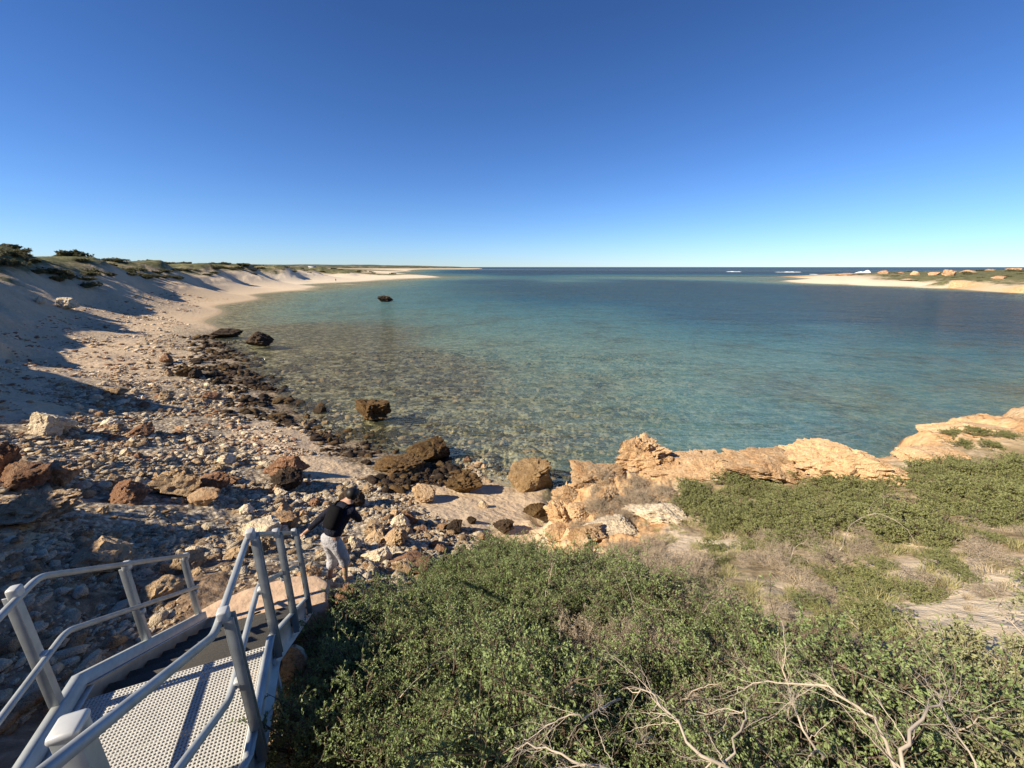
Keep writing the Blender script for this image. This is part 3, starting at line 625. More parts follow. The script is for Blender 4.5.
rims += [(568, 500, 1.7, 24, 12, .9, 81, 'pale orange block at the top of the cliff over the pool sand'), (562, 524, 1.2, 24, 13, .9, 82, 'cream block halfway down the cliff over the pool sand'), (580, 516, 1.7, 30, 10, .9, 83, 'cracked cream ledge beside the dry shrubs'),
    (556, 541, .9, 26, 11, .9, 84, 'cream block at the cliff foot by the bush'), (584, 541, 1.9, 32, 10, .9, 85, 'low cream ledge touching the bush below the cliff'), (604, 503, 2.0, 26, 9, .9, 86, 'small cream rock poking out of the dry grey shrub')]
for px, py, z, w, h, dr, sd_, lab in rims:
    p = hit(px, py)
    if abs(p[2] - z) > .9: p = at(px, py, z)
    dep = p[1] * math.cos(PIT) + (CAMZ - p[2]) * math.sin(PIT); sc_ = dep / F
    o = rock_obj('rock_rim' if sd_ < 58 or sd_ > 60 else 'rock_pale', (p[0], p[1], p[2]), (w * sc_ * 1.12, w * sc_ * dr, h * sc_ * 1.6), rz=random.uniform(-.2, .2) + (3.0 if sd_ == 55 else 0), seed=sd_, n=6, rough=1.5 if sd_ not in (56, 57) else .55, pits=.12 if sd_ not in (56, 57) else .04, box=.55 if sd_ not in (56, 57) else .2, sink=.2 if sd_ not in (56, 57) else .55, name='rock_ledge')
    tag(o, lab, 'rock ledge')
# boulders on the low spit
for i, (px, py, w, h, lab) in enumerate([(885, 274, 13, 5.5, 'domed orange boulder nearest the white wave on the far spit'), (901, 273.5, 9, 3, 'low orange rock between two boulders on the far spit'), (915, 275, 8, 6.5, 'peaked orange boulder on the far spit skyline'),
        (934, 275, 12, 5.5, 'twin topped pale boulder left of the big block on the far spit'), (949, 276, 15, 9, 'biggest squared orange block on the far spit'), (968, 272.5, 15, 4, 'long low pale rock right of the big block on the far spit'),
        (1000, 279, 14, 4, 'flat orange rock low on the green slope of the far spit'), (990, 270.5, 12, 3, 'pale rock ridge on the far spit skyline'), (1014, 270.5, 16, 3.5, 'pale skyline rock at the frame edge of the far spit'),
        (848, 275, 26, 3, 'flat rust brown rock platform at the tip of the far spit'), (908, 280, 18, 2.2, 'pale sand bank in the green of the far spit')]):
    p = hit(px, py)
    if p[1] > 420 or p[1] < 60: p = atY(px, py, 310)
    sc_ = (p[1] * .96 + 2) / F
    tag(rock_obj('rock_spit' if i not in (5, 7, 8, 10) else 'rock_orange', p, (w * sc_ * .9, w * sc_ * .7, h * sc_ * .95), seed=70 + i, n=4, box=.5, sink=.35, name='boulder'), lab, 'rock')

# individual rocks of the rubble beach
def lm_label(x, y, s, col):
    LM = [((-3.2, 5.2), 'the walking person'), ((-8.5, 7.5), 'the left handrail'), ((-4.4, 13.5), 'the tall rock of the dark spur'), ((-1.5, 11.0), 'the pool sand'), ((-6.5, 9.5), 'the orange boulder'), ((-13, 10), 'the rusty outcrop'),
          ((-11, 17), 'the black waterline rocks'), ((-16, 14), 'the cream boulder'), ((-8, 14), 'the pinkish slab'), ((-20, 27), 'the rocks awash'), ((-17, 21), 'the sandy upper beach'), ((-5.6, 7.5), 'the stair foot'), ((-30, 45), 'the far bend of the beach')]
    d, (c, nm) = min(((x - q[0][0]) ** 2 + (y - q[0][1]) ** 2, q) for q in LM)
    dx, dy = x - c[0], y - c[1]
    rel = 'close to' if math.hypot(dx, dy) < 1.5 else (('left of' if dx < 0 else 'right of') if abs(dx) > abs(dy) else ('beyond' if dy > 0 else 'in front of'))
    sz = 'large' if s > .62 else 'middling' if s > .42 else 'small'
    return f'{sz} {col} rock {rel} {nm}'
cols = {'rock_orange': 'orange', 'rock_pale': 'pale cream', 'rock_tan': 'tan', 'rock_red': 'rusty red', 'rock_dark': 'blackish', 'rock_wet': 'dark brown'}
def rock_field(n, smin, smax, boost=1):
    out = []; tries = 0
    while len(out) < n and tries < 60:
        tries += 1
        m = 6000; r = np.exp(rng.uniform(math.log(5), math.log(62), m)); a = rng.uniform(R(-60), R(6), m)
        x, y = r * np.sin(a), r * np.cos(a); z, ru, ro, so_, da = terrain(x, y)
        area = (r / 14) ** 1.1                      # thin out slowly with distance
        ok = (ru > .4) & (z > -.22) & (z < 4.2) & (ro < .4) & (so_ < .3) & (rng.random(m) < np.clip(ru ** 2 * .35 * area, 0, 1)) & (x < 1)
        ok &= ~((np.hypot(x + 3.2, y - 4.6) < 1.6) | ((x > -4.9) & (y < 4.6)))
        # the stretch of clean sand behind the dark spur
        ok &= ~(np.hypot((x + 6.3) / 2.3, (y - 14.4) / 1.1) < 1) | (da > .5)
        for i in np.nonzero(ok)[0]: out.append((x[i], y[i], z[i], da[i], ru[i]))
    return out[:n]
sizes = np.sort(rng.pareto(2.4, 270) * .16 + .28)[::-1]; sizes = np.clip(sizes, .28, 1.05)
for k, (x, y, z, da, ru) in enumerate(rock_field(262, 0, 0)):
    s = .86 * sizes[rng.integers(0, len(sizes))] * (1 + .012 * y)
    if da > .28 + .15 * random.random(): mt = random.choice(['rock_dark', 'rock_dark', 'rock_wet'])
    else: mt = random.choice(['rock_tan', 'rock_tan', 'rock_pale', 'rock_pale', 'rock_tan', 'rock_red', 'rock_orange'])
    o = rock_obj(mt, (x, y, z), (s * random.uniform(.8, 1.25), s * random.uniform(.7, 1), s * random.uniform(.45, .75)), rz=random.uniform(0, 6.3), seed=100 + rng.integers(0, 3), rough=1.25, n=4, sink=.22, tilt=(random.uniform(-.2, .2), random.uniform(-.2, .2)))
    tag(o, lm_label(x, y, s, cols[mt]), 'rock', 'black rocks along the waterline' if mt in ('rock_dark', 'rock_wet') else 'rocks strewn over the rubble beach')

# the uncountable rest: rubble stones in one sheet, dark ones near the water in another
def stones(name, pts, mats, smul=1.0):
    V0, F0 = ico(2); n = len(pts); base = []
    for s in range(10):
        v, _ = rock_verts(200 + s, 2, 1.9); base.append(v)
    Vs = np.empty((n, len(V0), 3)); 
    for i, (x, y, z, s, mi) in enumerate(pts):
        v = base[i % 10] * (s * rng.uniform(.4, .66), s * rng.uniform(.3, .5), s * rng.uniform(.12, .30)) * smul
        a = rng.uniform(0, 6.3); c_, s_ = math.cos(a), math.sin(a)
        v = v * ((1.9, 1.9, 2.6) if mi >= 4 else (1, 1, 1))
        Vs[i, :, 0] = v[:, 0] * c_ - v[:, 1] * s_ + x; Vs[i, :, 1] = v[:, 0] * s_ + v[:, 1] * c_ + y; Vs[i, :, 2] = v[:, 2] + z + s * .08
    Fs = (F0[None] + (np.arange(n) * len(V0))[:, None, None]).reshape(-1, 3)
    mi = np.repeat([p[4] for p in pts], len(F0))
    return mesh_obj(name, Vs.reshape(-1, 3), Fs, mats, mi=mi)
def stone_pts(n, a0, a1, r0, r1, f, smin, smax):
    out = []
    for _ in range(80):
        m = 20000; r = np.exp(rng.uniform(math.log(r0), math.log(r1), m)); a = rng.uniform(R(a0), R(a1), m)
        x, y = r * np.sin(a), r * np.cos(a); z, ru, ro, so_, da = terrain(x, y)
        cl = fbm(x * .8, y * .8, o=3, s=77)
        ok = f(x, y, z, ru, ro, so_, da, cl, rng.random(m))
        ok &= ~((np.hypot(x + 3.2, y - 4.3) < .9)) & ~(np.hypot((x + 6.3) / 2.5, (y - 14.4) / 1.2) < 1)
        s = np.clip(smin * (1 + rng.pareto(2.2, m)), smin, smax) * (1 + .02 * r)
        for i in np.nonzero(ok)[0]: out.append((x[i], y[i], z[i], s[i], da[i]))
        if len(out) >= n: break
    return out[:n]
def pick(p, rnd):
    x, y, z, s, da = p
    if da > .28 + .2 * rnd: return 4 + int(rnd * 7) % 2
    return (0, 0, 1, 2, 2, 3, 0, 1)[int(rnd * 1000) % 8]
pp = stone_pts(26000, -62, 5, 5, 60, lambda x, y, z, ru, ro, so_, da, cl, q: (ru > .35) & (z > -.3) & (z < 4.3) & (so_ < .35) & (q < np.clip(ru * (cl * 1.6 + .5), 0, 1) * np.clip(np.hypot(x, y) / 22, .25, 1)), .04, .24)
pp = [(*p[:4], pick(p, rng.random())) for p in pp]
tag(stones('rubble', pp, [M['rock_pale'], M['rock_tan'], M['rock_pale'], M['rock_orange'], M['rock_dark'], M['rock_wet']]), 'loose rubble and coral stones spread over the beach slope', 'rubble', kind='stuff')
# submerged stones, seen through the shallows
pu = stone_pts(6000, -45, 25, 10, 45, lambda x, y, z, ru, ro, so_, da, cl, q: (z < -.12) & (z > -1.4) & (q < np.clip(cl + .6, 0, 1) * .5), .08, .34)
pu = [(*p[:4], 0 if rng.random() < .25 else 1) for p in pu]
tag(stones('seabed_stones', pu, [M['rock_tan'], M['rock_dark']]), 'stones lying on the seabed under the clear shallows', 'stones', kind='stuff')
# pebbles and shells scattered over the upper beach
pe = stone_pts(7000, -58, -18, 16, 120, lambda x, y, z, ru, ro, so_, da, cl, q: (z > .5) & (z < 3.4) & (so_ < .3) & (q < np.clip(.12 + .6 * (cl + .1), 0, 1)), .05, .22)
pe = [(*p[:4], int(rng.random() * 3)) for p in pe]
tag(stones('beach_pebbles', pe, [M['rock_pale'], M['rock_tan'], M['rock_red']], 1.0), 'pebbles and coral bits strewn over the upper beach', 'pebbles', kind='stuff')
print('rocks done')

# ------------------------------------------------------------------ the metal stairway
TH = .389; DZ = CAMZ - 2.871; WD = 1.135; TS = .669; US = .62
M['alu'] = mat_simple('weathered grey aluminium', (.36, .39, .40), .5, metal=.35, nsc=7, var=.26, spec=.5)
M['alu_light'] = mat_simple('pale cast fitting', (.50, .52, .52), .5, metal=.2, nsc=22, var=.1)
M['deck'] = mat_simple('pale perforated panel', (.50, .49, .45), .6, metal=.1, nsc=9, var=.12)
M['tread'] = mat_simple('black gritty tread', (.062, .058, .052), .93, nsc=120, var=.6, bd=.004)
M['rust'] = mat_simple('rusty bolt', (.20, .09, .04), .8, nsc=60)
st = empty('stairway', (-2.968, 2.062, DZ), TH, label='grey metal stairway with perforated landing leading down to the beach', cat='stairway')
A0 = -.92
def zline(a, off=0):
    if a > 0: return off - TS * a
    if a < -.9: return off + US * (-.9 - a)
    return off
# perforated landing: real holes
mb = MB(); pit = .0215; rad = .0072; nx2 = int(WD / pit); ny2 = int(-A0 / pit) + 1; px_ = WD / nx2; py_ = -A0 / ny2
V = []; Q = []; oct_ = [(math.cos(R(22.5 + 45 * k)), math.sin(R(22.5 + 45 * k))) for k in range(8)]
sqp = [(1, .414), (.414, 1), (-.414, 1), (-1, .414), (-1, -.414), (-.414, -1), (.414, -1), (1, -.414)]
for i in range(nx2):
    for j in range(ny2):
        cx = (i + .5) * px_; cy = A0 + (j + .5) * py_; b = len(V)
        for (u_, v_) in sqp: V.append((cx + u_ * px_ / 2, cy + v_ * py_ / 2, 0))
        for (u_, v_) in oct_: V.append((cx + u_ * rad, cy + v_ * rad, 0))
        for (u_, v_) in oct_: V.append((cx + u_ * rad, cy + v_ * rad, -.006))
        for k in range(8):
            k2 = (k + 1) % 8; Q.append((b + k, b + k2, b + 8 + k2, b + 8 + k)); Q.append((b + 8 + k, b + 8 + k2, b + 16 + k2, b + 16 + k))
        cs = [(1, 1, 0, 1), (-1, 1, 2, 3), (-1, -1, 4, 5), (1, -1, 6, 7)]
        for (u_, v_, k, k2) in cs:
            V.append((cx + u_ * px_ / 2, cy + v_ * py_ / 2, 0)); Q.append((b + k, len(V) - 1, b + k2, b + k2))
Q3 = np.array([q[:3] for q in Q if q[2] == q[3]]); Q4 = np.array([q for q in Q if q[2] != q[3]])
mesh_obj('landing_deck', np.array(V), [Q4, Q3], M['deck'], st)
mb = MB()
for a in (A0 + .02, A0 / 2, -.03): mb.box((WD / 2, a, -.045), WD, .04, .06)
for b in (.3, .62, .93): mb.box((b, A0 / 2, -.046), .012, -A0 - .1, .05)
mb.build('deck_joists', M['alu'], st)
def tread(a0, a1, h, nm='tread'):
    m = MB(); m.box((WD / 2, (a0 + a1) / 2, h - .02), WD - .012, a1 - a0, .04)
    o = m.build(nm, M['tread'], st, bevel=.004)
    n = MB(); n.box((WD / 2, a1 - .012, h - .085), WD - .016, .008, .10); n.build('riser', M['tread'], o)
    return o
GO = .25
for k in range(1, 8): tread(GO * (k - 1) - .0 + (.002 if k == 1 else 0), GO * k + .015, -TS * GO * k)
for k in range(1, 7): tread(-1.0 - .28 * k, -.985 - .28 * (k - 1) , US * .28 * k)
# stringers: a channel that follows landing and flights
def stringer(b, side, kink, aend):
    P2 = [(-2.75, zline(-2.75)), (-.92, 0), (kink, 0), (aend, -TS * (aend - kink))]
    top, bot, fl, tk = .135, -.135, .055, .006
    prof = [(0, top), (side * fl, top), (side * fl, top - tk), (side * tk, top - tk), (side * tk, bot + tk), (side * fl, bot + tk), (side * fl, bot), (0, bot)]
    V, n = [], len(prof)
    for (a, z) in P2:
        for (x, h) in prof: V.append((b + x, a, z + h))
    Fs = [(i * n + k, i * n + (k + 1) % n, (i + 1) * n + (k + 1) % n, (i + 1) * n + k) for i in range(len(P2) - 1) for k in range(n)]
    m = MB().add(V, Fs); m.add([V[k] for k in range(n)], [(0, 1, 2, 3), (0, 3, 4, 7), (4, 5, 6, 7)]); m.add([V[-n + k] for k in range(n)], [(0, 1, 2, 3), (0, 3, 4, 7), (4, 5, 6, 7)])
    o = m.build('stringer', M['alu'], st)
    # pale ledge angle inside, carrying deck and treads
    m = MB(); ls = -side
    for (a0, z0), (a1, z1) in zip(P2[:-1], P2[1:]):
        q = [(b + ls * .003, a0, z0 + .018), (b + ls * .04, a0, z0 + .018), (b + ls * .04, a1, z1 + .018), (b + ls * .003, a1, z1 + .018)]
        if a0 < -1 or a0 >= kink: q = [(x, y, z - .0 + .02) for x, y, z in q]
        m.add(q + [(x, y, z - .006) for x, y, z in q], [(0, 1, 2, 3), (7, 6, 5, 4), (1, 0, 4, 5), (2, 1, 5, 6), (3, 2, 6, 7), (0, 3, 7, 4)])
    m.build('ledge_angle', M['alu_light'], o)
stringer(-.008, -1, .10, 2.08); stringer(WD + .008, 1, -.06, 1.82)
def post(a, b, side, cap=1.0, big=False):
    z = zline(a); zt = z + cap
    m = MB(); w = .052 if not big else .07; d = .05 if not big else .065; x = b + side * (.018)
    m.box((x, a, (zt + z - .13) / 2), .006 if not big else d, w, zt - z + .13)
    if not big:
        m.box((x + side * d / 2, a - w / 2 + .003, (zt + z - .13) / 2), d, .006, zt - z + .13)
        m.box((x + side * d / 2, a + w / 2 - .003, (zt + z - .13) / 2), d, .006, zt - z + .13)
        m.box((x + side * .012, a, (zt + z - .13) / 2), .014, .02, zt - z + .13)
    o = m.build('post', M['alu'], st, bevel=.002)
    m = MB(); s_ = .052 if not big else .07; m.box((x - side * .0, a, zt + .012), s_ * 1.1, s_ * 1.2, .075 if not big else .03)
    m.build('post_cap', M['alu_light'], o, bevel=.012)
    m = MB()
    for hb in (.05, -.05): m.box((x - side * .006, a, z + hb), .012, .016, .016)
    m.build('bolts', M['rust'], o)
    for hm in (.52,): m = MB(); m.box((x - side * .004, a, z + hm), .05, .05, .05); m.build('rail_bracket', M['alu_light'], o, bevel=.01)
for a in (-.1, .95, 2.0): post(a, -.008, -1)
for a in (-.76, .0, .73, 1.56): post(a, WD + .008, 1)
post(-1.70, WD - .10, 1, cap=1.02, big=True); post(-2.70, WD + .008, 1); post(-1.80, -.008, -1); post(-2.70, -.008, -1); post(-.9, -.008, -1)
def rail(b, h, kinks, aend, nm, r=.021):
    a0, a1 = kinks; zz = lambda a: h + (US * (a0 - a) if a < a0 else 0 if a < a1 else -TS * (a - a1))
    raw = [(-2.72, zz(-2.72)), (a0, h), (a1, h), (aend, zz(aend))]; pts = [raw[0]]
    for i in (1, 2):
        p0, p1, p2 = (Vector(q) for q in raw[i - 1:i + 2]); d1 = (p1 - p0).normalized(); d2 = (p2 - p1).normalized(); t_ = .075
        A, B = p1 - d1 * t_, p1 + d2 * t_
        for s in np.linspace(0, 1, 7): pts.append(tuple((1 - s) ** 2 * A + 2 * s * (1 - s) * p1 + s * s * B))
    pts.append(raw[3])
    MB().tube([(b, p[0], p[1]) for p in pts], r, 14).build(nm, M['alu'], st, smooth=True)
rail(-.015, .98, (-.97, .07), 2.03, 'handrail'); rail(.0, .515, (-.97, .09), 2.03, 'mid_rail', .02)
rail(WD + .0, .98, (-.86, .05), 1.6, 'handrail'); rail(WD - .01, .515, (-.86, .07), 1.6, 'mid_rail', .02)
m = MB()
for (b, a) in ((0.0, -.75), (WD, -.75), (0.0, -.05), (WD, -.05)):
    m = MB(); m.box((b, a, -.85), .06, .06, 1.5); m.build('leg', M['alu'], st)
# upper platform the picture was taken from
m = MB(); m.box((1.35, -3.5, US * 1.94 - .03), 2.7, 1.5, .05); m.build('upper_platform', M['deck'], st)
for (b, a) in ((0.1, -4.1), (2.6, -4.1), (2.6, -2.95), (.1, -2.95)):
    m = MB(); m.box((b, a, .45), .06, .06, 1.3); m.build('leg', M['alu'], st)

# sandy concrete pad at the stair foot
M['pad'] = mat_simple('sandy pink concrete', (.52, .37, .25), .95, nsc=6, var=.22, bd=.03)
out_ = [(-.5, 1.3), (-.35, 2.1), (.1, 2.42), (.75, 2.5), (1.25, 2.42), (1.42, 2.15), (1.4, 1.72), (1.1, 1.55), (.2, 1.5)]
Vp = []; n = 64
ring = []
for i in range(n):
    t_ = i / n * len(out_); k = int(t_); f_ = t_ - k; a_, b_ = out_[k % len(out_)], out_[(k + 1) % len(out_)]
    ring.append((a_[0] * (1 - f_) + b_[0] * f_, a_[1] * (1 - f_) + b_[1] * f_))
ring = np.array(ring); ring = ring + .03 * np.stack([fbm(ring[:, 0] * 5, ring[:, 1] * 5, o=2, s=1), fbm(ring[:, 0] * 5, ring[:, 1] * 5, o=2, s=2)], -1); cen = ring.mean(0)
lay = [(1.0, -.75), (1.0, -.05), (.985, -.012), (.95, 0)] + [(s, 0) for s in (.8, .6, .4, .2, .04)]
Vp = np.concatenate([np.column_stack([cen + (ring - cen) * s, np.full(n, h)]) for s, h in lay])
Vp[n:, 2] += .02 * fbm(Vp[n:, 0] * 2, Vp[n:, 1] * 2, o=3, s=9)
Fp = np.array([(i * n + k, i * n + (k + 1) % n, (i + 1) * n + (k + 1) % n, (i + 1) * n + k) for i in range(len(lay) - 1) for k in range(n)])
pad = mesh_obj('concrete_pad', Vp, Fp, M['pad'], smooth=True); pad.location = (-3.014, 2.043, DZ - TS * GO * 7 - .14); pad.rotation_euler = (0, 0, TH)
tag(pad, 'sandy pink concrete pad at the foot of the metal stairs', 'concrete pad')

# ------------------------------------------------------------------ vegetation
def tubes_np(segs, n=3):
    """segs: list of (p0, p1, r0, r1) -> V, F of thin tapered prisms"""
    p0 = np.array([s[0] for s in segs]); p1 = np.array([s[1] for s in segs]); r0 = np.array([s[2] for s in segs]); r1 = np.array([s[3] for s in segs])
    d = p1 - p0; d /= np.linalg.norm(d, axis=1, keepdims=True) + 1e-9
    a = np.cross(d, [.31, .17, .93]); a /= np.linalg.norm(a, axis=1, keepdims=True) + 1e-9; b = np.cross(d, a)
    V = np.empty((len(segs), 2 * n, 3))
    for k in range(n):
        t_ = 2 * math.pi * k / n; o = a * math.cos(t_) + b * math.sin(t_)
        V[:, k] = p0 + o * r0[:, None]; V[:, n + k] = p1 + o * r1[:, None]
    Fq = np.array([[k, (k + 1) % n, n + (k + 1) % n, n + k] for k in range(n)])
    Fq = (Fq[None] + (np.arange(len(segs)) * 2 * n)[:, None, None]).reshape(-1, 4)
    return V.reshape(-1, 3), Fq
def leaves_np(P, D, ln, wd, g):
    """diamond leaves, slightly folded, at P pointing roughly along D"""
    n = len(P); D = D + g.normal(size=(n, 3)) * .65; D /= np.linalg.norm(D, axis=1, keepdims=True)
    S = np.cross(D, g.normal(size=(n, 3))); S /= np.linalg.norm(S, axis=1, keepdims=True) + 1e-9; U = np.cross(D, S)
    l = (ln * g.uniform(.6, 1.3, n))[:, None]; w = (wd * g.uniform(.7, 1.3, n))[:, None]
    V = np.stack([P, P + D * l * .5 + S * w * .5 + U * w * .18, P + D * l, P + D * l * .5 - S * w * .5 + U * w * .18], 1)
    return V.reshape(-1, 3), np.arange(4 * n).reshape(n, 4)
def grow(seed, Rr, H, stems, sub, twigs, wander=.35, lean=.5, r0=.009, base=.25, droop=0):
    g = np.random.default_rng(seed); segs = []; tips = []
    def path(p, d, L_, k, r, rt):
        pts = [p]
        for i in range(k):
            d = d + g.normal(size=3) * wander; d[2] += .06 - droop; d = d / np.linalg.norm(d); q = pts[-1] + d * L_ / k
            q[2] = max(q[2], .01)
            segs.append((pts[-1], q, r + (rt - r) * i / k, r + (rt - r) * (i + 1) / k)); pts.append(q)
        return pts, d
    for s in range(stems):
        a = g.uniform(0, 2 * math.pi); e = g.beta(1.4, 1.2); t_ = e * math.pi * .5 * .96
        d = np.array([math.cos(a) * math.sin(t_), math.sin(a) * math.sin(t_), math.cos(t_) + .08])
        Ls = 1 / math.sqrt((d[0] ** 2 + d[1] ** 2) / Rr ** 2 + d[2] ** 2 / H ** 2) * g.uniform(.72, 1.05)
        p0 = np.array([g.normal() * base * Rr, g.normal() * base * Rr, 0]); pts, dd = path(p0, d, Ls * .85, 4, r0, r0 * .45)
        for q in range(sub):
            f = g.uniform(.35, 1); k = min(int(f * 4), 3); bp = pts[k] * (1 - (f * 4 - k)) + pts[k + 1] * (f * 4 - k)
            bd = dd + g.normal(size=3) * .75; bd[2] = abs(bd[2]) * .8 + .1; bd /= np.linalg.norm(bd)
            bpts, bdd = path(bp, bd, Ls * g.uniform(.18, .38), 2, r0 * .4, r0 * .22)
            for w in range(twigs):
                f2 = g.uniform(.2, 1); k2 = min(int(f2 * 2), 1); tp = bpts[k2] * (1 - (f2 * 2 - k2)) + bpts[k2 + 1] * (f2 * 2 - k2)
                td = bdd + g.normal(size=3) * .8; td /= np.linalg.norm(td); tl = Ls * g.uniform(.06, .15)
                segs.append((tp, tp + td * tl, r0 * .2, r0 * .1)); tips.append((tp, td, tl))
    return segs, tips, g
def shrub(name, seed, Rr, H, leafmat, twigmat, stems=46, sub=6, twigs=4, nleaf=7, ll=.02, lw=.009, r0=.007, lean=.5, wander=.3, **tagk):
    segs, tips, g = grow(seed, Rr, H, stems, sub, twigs, r0=r0, wander=wander)
    root = empty(name); kids = []
    V, Fq = tubes_np(segs); b = mesh_obj('branches', V, Fq, M[twigmat], root); kids.append(b)
    if nleaf:
        tp = np.array([t[0] for t in tips]); td = np.array([t[1] for t in tips]); tl = np.array([t[2] for t in tips])
        f = g.uniform(.1, 1.05, (len(tips), nleaf)); Pp = (tp[:, None] + td[:, None] * (tl[:, None] * f)[..., None]).reshape(-1, 3)
        V, Fq = leaves_np(Pp, np.repeat(td, nleaf, 0), ll, lw, g); kids.append(mesh_obj('foliage', V, Fq, M[leafmat], root))
    for k in kids: KIDS.setdefault(root.name, []).append(k)
    root['used'] = 0
    return root
def tuft(name, seed, Rr, H, mat, blades=170, w=.004):
    g = np.random.default_rng(seed); V = []; Q = []
    for i in range(blades):
        a = g.uniform(0, 6.283); r = Rr * .45 * math.sqrt(g.random()); p = np.array([math.cos(a) * r, math.sin(a) * r, 0])
        d = np.array([math.cos(a) * g.uniform(.1, .8) + g.normal() * .25, math.sin(a) * g.uniform(.1, .8) + g.normal() * .25, 1.0]); d /= np.linalg.norm(d)
        s = np.cross(d, [0, 0, 1]) + g.normal(size=3) * .2; s /= np.linalg.norm(s) + 1e-9; h = H * g.uniform(.5, 1.1)
        m1 = p + d * h * .5; e = p + d * h + np.array([d[0], d[1], -.35]) * h * .4; b = len(V)
        V += [p - s * w, p + s * w, m1 - s * w * .8, m1 + s * w * .8, e]; Q.append((b, b + 1, b + 3, b + 2)); Q.append((b + 2, b + 3, b + 4, b + 4))
    Q4 = np.array([q for q in Q if q[2] != q[3]]); Q3 = np.array([q[:3] for q in Q if q[2] == q[3]])
    o = mesh_obj(name, np.array(V), [Q4, Q3], M[mat]); o['used'] = 0; return o
PR = {}
for k in range(4): PR['green', k] = shrub('saltbush', 300 + k, .52, .58, 'leaf_green', 'twig_brown', stems=52, sub=7, twigs=4, nleaf=11, ll=.0165, lw=.0078)
for k in range(3): PR['olive', k] = shrub('coastal_shrub', 320 + k, .55, .42, 'leaf_olive', 'twig_brown', stems=48, sub=7, twigs=4, nleaf=8, ll=.026, lw=.013)
for k in range(2): PR['pale', k] = shrub('coastal_shrub', 330 + k, .45, .36, 'leaf_pale', 'twig_grey', stems=34, sub=6, twigs=4, nleaf=6, ll=.025, lw=.012)
for k in range(3): PR['dry', k] = shrub('dry_shrub', 340 + k, .55, .42, 'straw', 'twig_grey', stems=75, sub=8, twigs=5, nleaf=1, ll=.02, lw=.006, r0=.0055, wander=.42)
for k in range(3): PR['dune', k] = shrub('dune_shrub', 350 + k, 1.5, .75, 'leaf_dune', 'twig_brown', stems=80, sub=6, twigs=4, nleaf=7, ll=.15, lw=.09, r0=.02, wander=.18)
for k in range(3): PR['grass', k] = tuft('grass_tuft', 360 + k, .3, .15, 'grass', 230, .003)
for k in range(2): PR['straw', k] = tuft('grass_tuft', 366 + k, .3, .13, 'straw', 200, .003)
def place(kind, x, y, z, sc, label, cat, group, sz=None, rz=None):
    ks = [k for k in PR if k[0] == kind]; p = PR[random.choice(ks)]
    if p['used'] == 0: o = p; p['used'] = 1
    else: o = copy_tree(p)
    o.location = (x, y, z - .03 * sc); o.rotation_euler = (random.uniform(-.12, .12), random.uniform(-.12, .12), random.uniform(0, 6.283) if rz is None else rz)
    o.scale = (sc, sc, sc * (sz or random.uniform(.85, 1.1)))
    tag(o, label, cat, group); return o
def inpoly(px, py, poly):
    poly = np.array(poly, float); c = np.zeros(len(px), bool); j = len(poly) - 1
    for i in range(len(poly)):
        xi, yi = poly[i]; xj, yj = poly[j]
        c ^= ((yi > py) != (yj > py)) & (px < (xj - xi) * (py - yi) / (yj - yi + 1e-9) + xi); j = i
    return c
def area(poly, sp, rmin=1.0, rmax=30, dz=.2, seed=1, prob=1.0, nmax=400):
    """ground spots, at least sp apart, inside the patch of ground marked out by poly"""
    g = np.random.default_rng(seed); m = 60000; pts = []
    r = np.sqrt(g.uniform(rmin ** 2, rmax ** 2, m)) if rmax < 12 else np.exp(g.uniform(math.log(rmin), math.log(rmax), m)); a = g.uniform(R(-70), R(70), m)
    x, y = r * np.sin(a), r * np.cos(a); z = terrain(x, y)[0]
    zc = y * math.cos(PIT) + (CAMZ - z - dz) * math.sin(PIT); px = 512 + F * x / zc; py = 384 + F * ((CAMZ - z - dz) * math.cos(PIT) - y * math.sin(PIT)) / zc
    ok = np.nonzero(inpoly(px, py, poly) & (zc > .5))[0]
    for i in ok:
        if all((x[i] - q[0]) ** 2 + (y[i] - q[1]) ** 2 > sp * sp for q in pts):
            pts.append((x[i], y[i], z[i], px[i], py[i]))
            if len(pts) >= nmax: break
    return [p for p in pts if g.random() < prob]
def where(px, py, tabl):
    return min(tabl, key=lambda q: (q[0] - px) ** 2 + (q[1] - py) ** 2)[2]
LMF = [(340, 640, 'next to the stair landing'), (350, 740, 'by the ochre rock near the stairs'), (400, 585, 'behind the stair foot'), (500, 560, 'at the pool side edge of the thicket'), (430, 640, 'in the leafy left of the thicket'), (450, 740, 'in the near left of the thicket'),
       (560, 620, 'around the dark hollow of the thicket'), (600, 740, 'under the bleached fan of branches'), (650, 600, 'below the cream rock slab'), (700, 680, 'in the middle of the thicket'), (760, 620, 'where the thicket meets the grass'), (820, 740, 'under the longest bleached branch'),
       (860, 670, 'beside the bare sand patch'), (950, 740, 'among the pale leafed shrubs')]
LMB = [(560, 500, 'above the pool sand'), (620, 490, 'beside the knobbly rim rock'), (700, 490, 'behind the thin orange ledge'), (760, 495, 'behind the flat topped orange ledge'), (840, 490, 'behind the blocky orange ledge'), (900, 480, 'at the notch in the orange rim'), (980, 470, 'below the smooth orange shelf'),
       (760, 530, 'above the dry grass'), (860, 530, 'around the curled bleached branch'), (970, 530, 'above the bare sand patch'), (640, 545, 'near the cream rock slab'), (1010, 600, 'beside the bare sand patch'), (700, 580, 'between thicket and dry grass'), (820, 590, 'in the grassy sand')]
fore = [(322, 640), (345, 612), (400, 588), (450, 565), (510, 545), (560, 556), (620, 575), (700, 590), (790, 612), (860, 650), (930, 700), (1000, 900), (300, 900), (318, 700)]
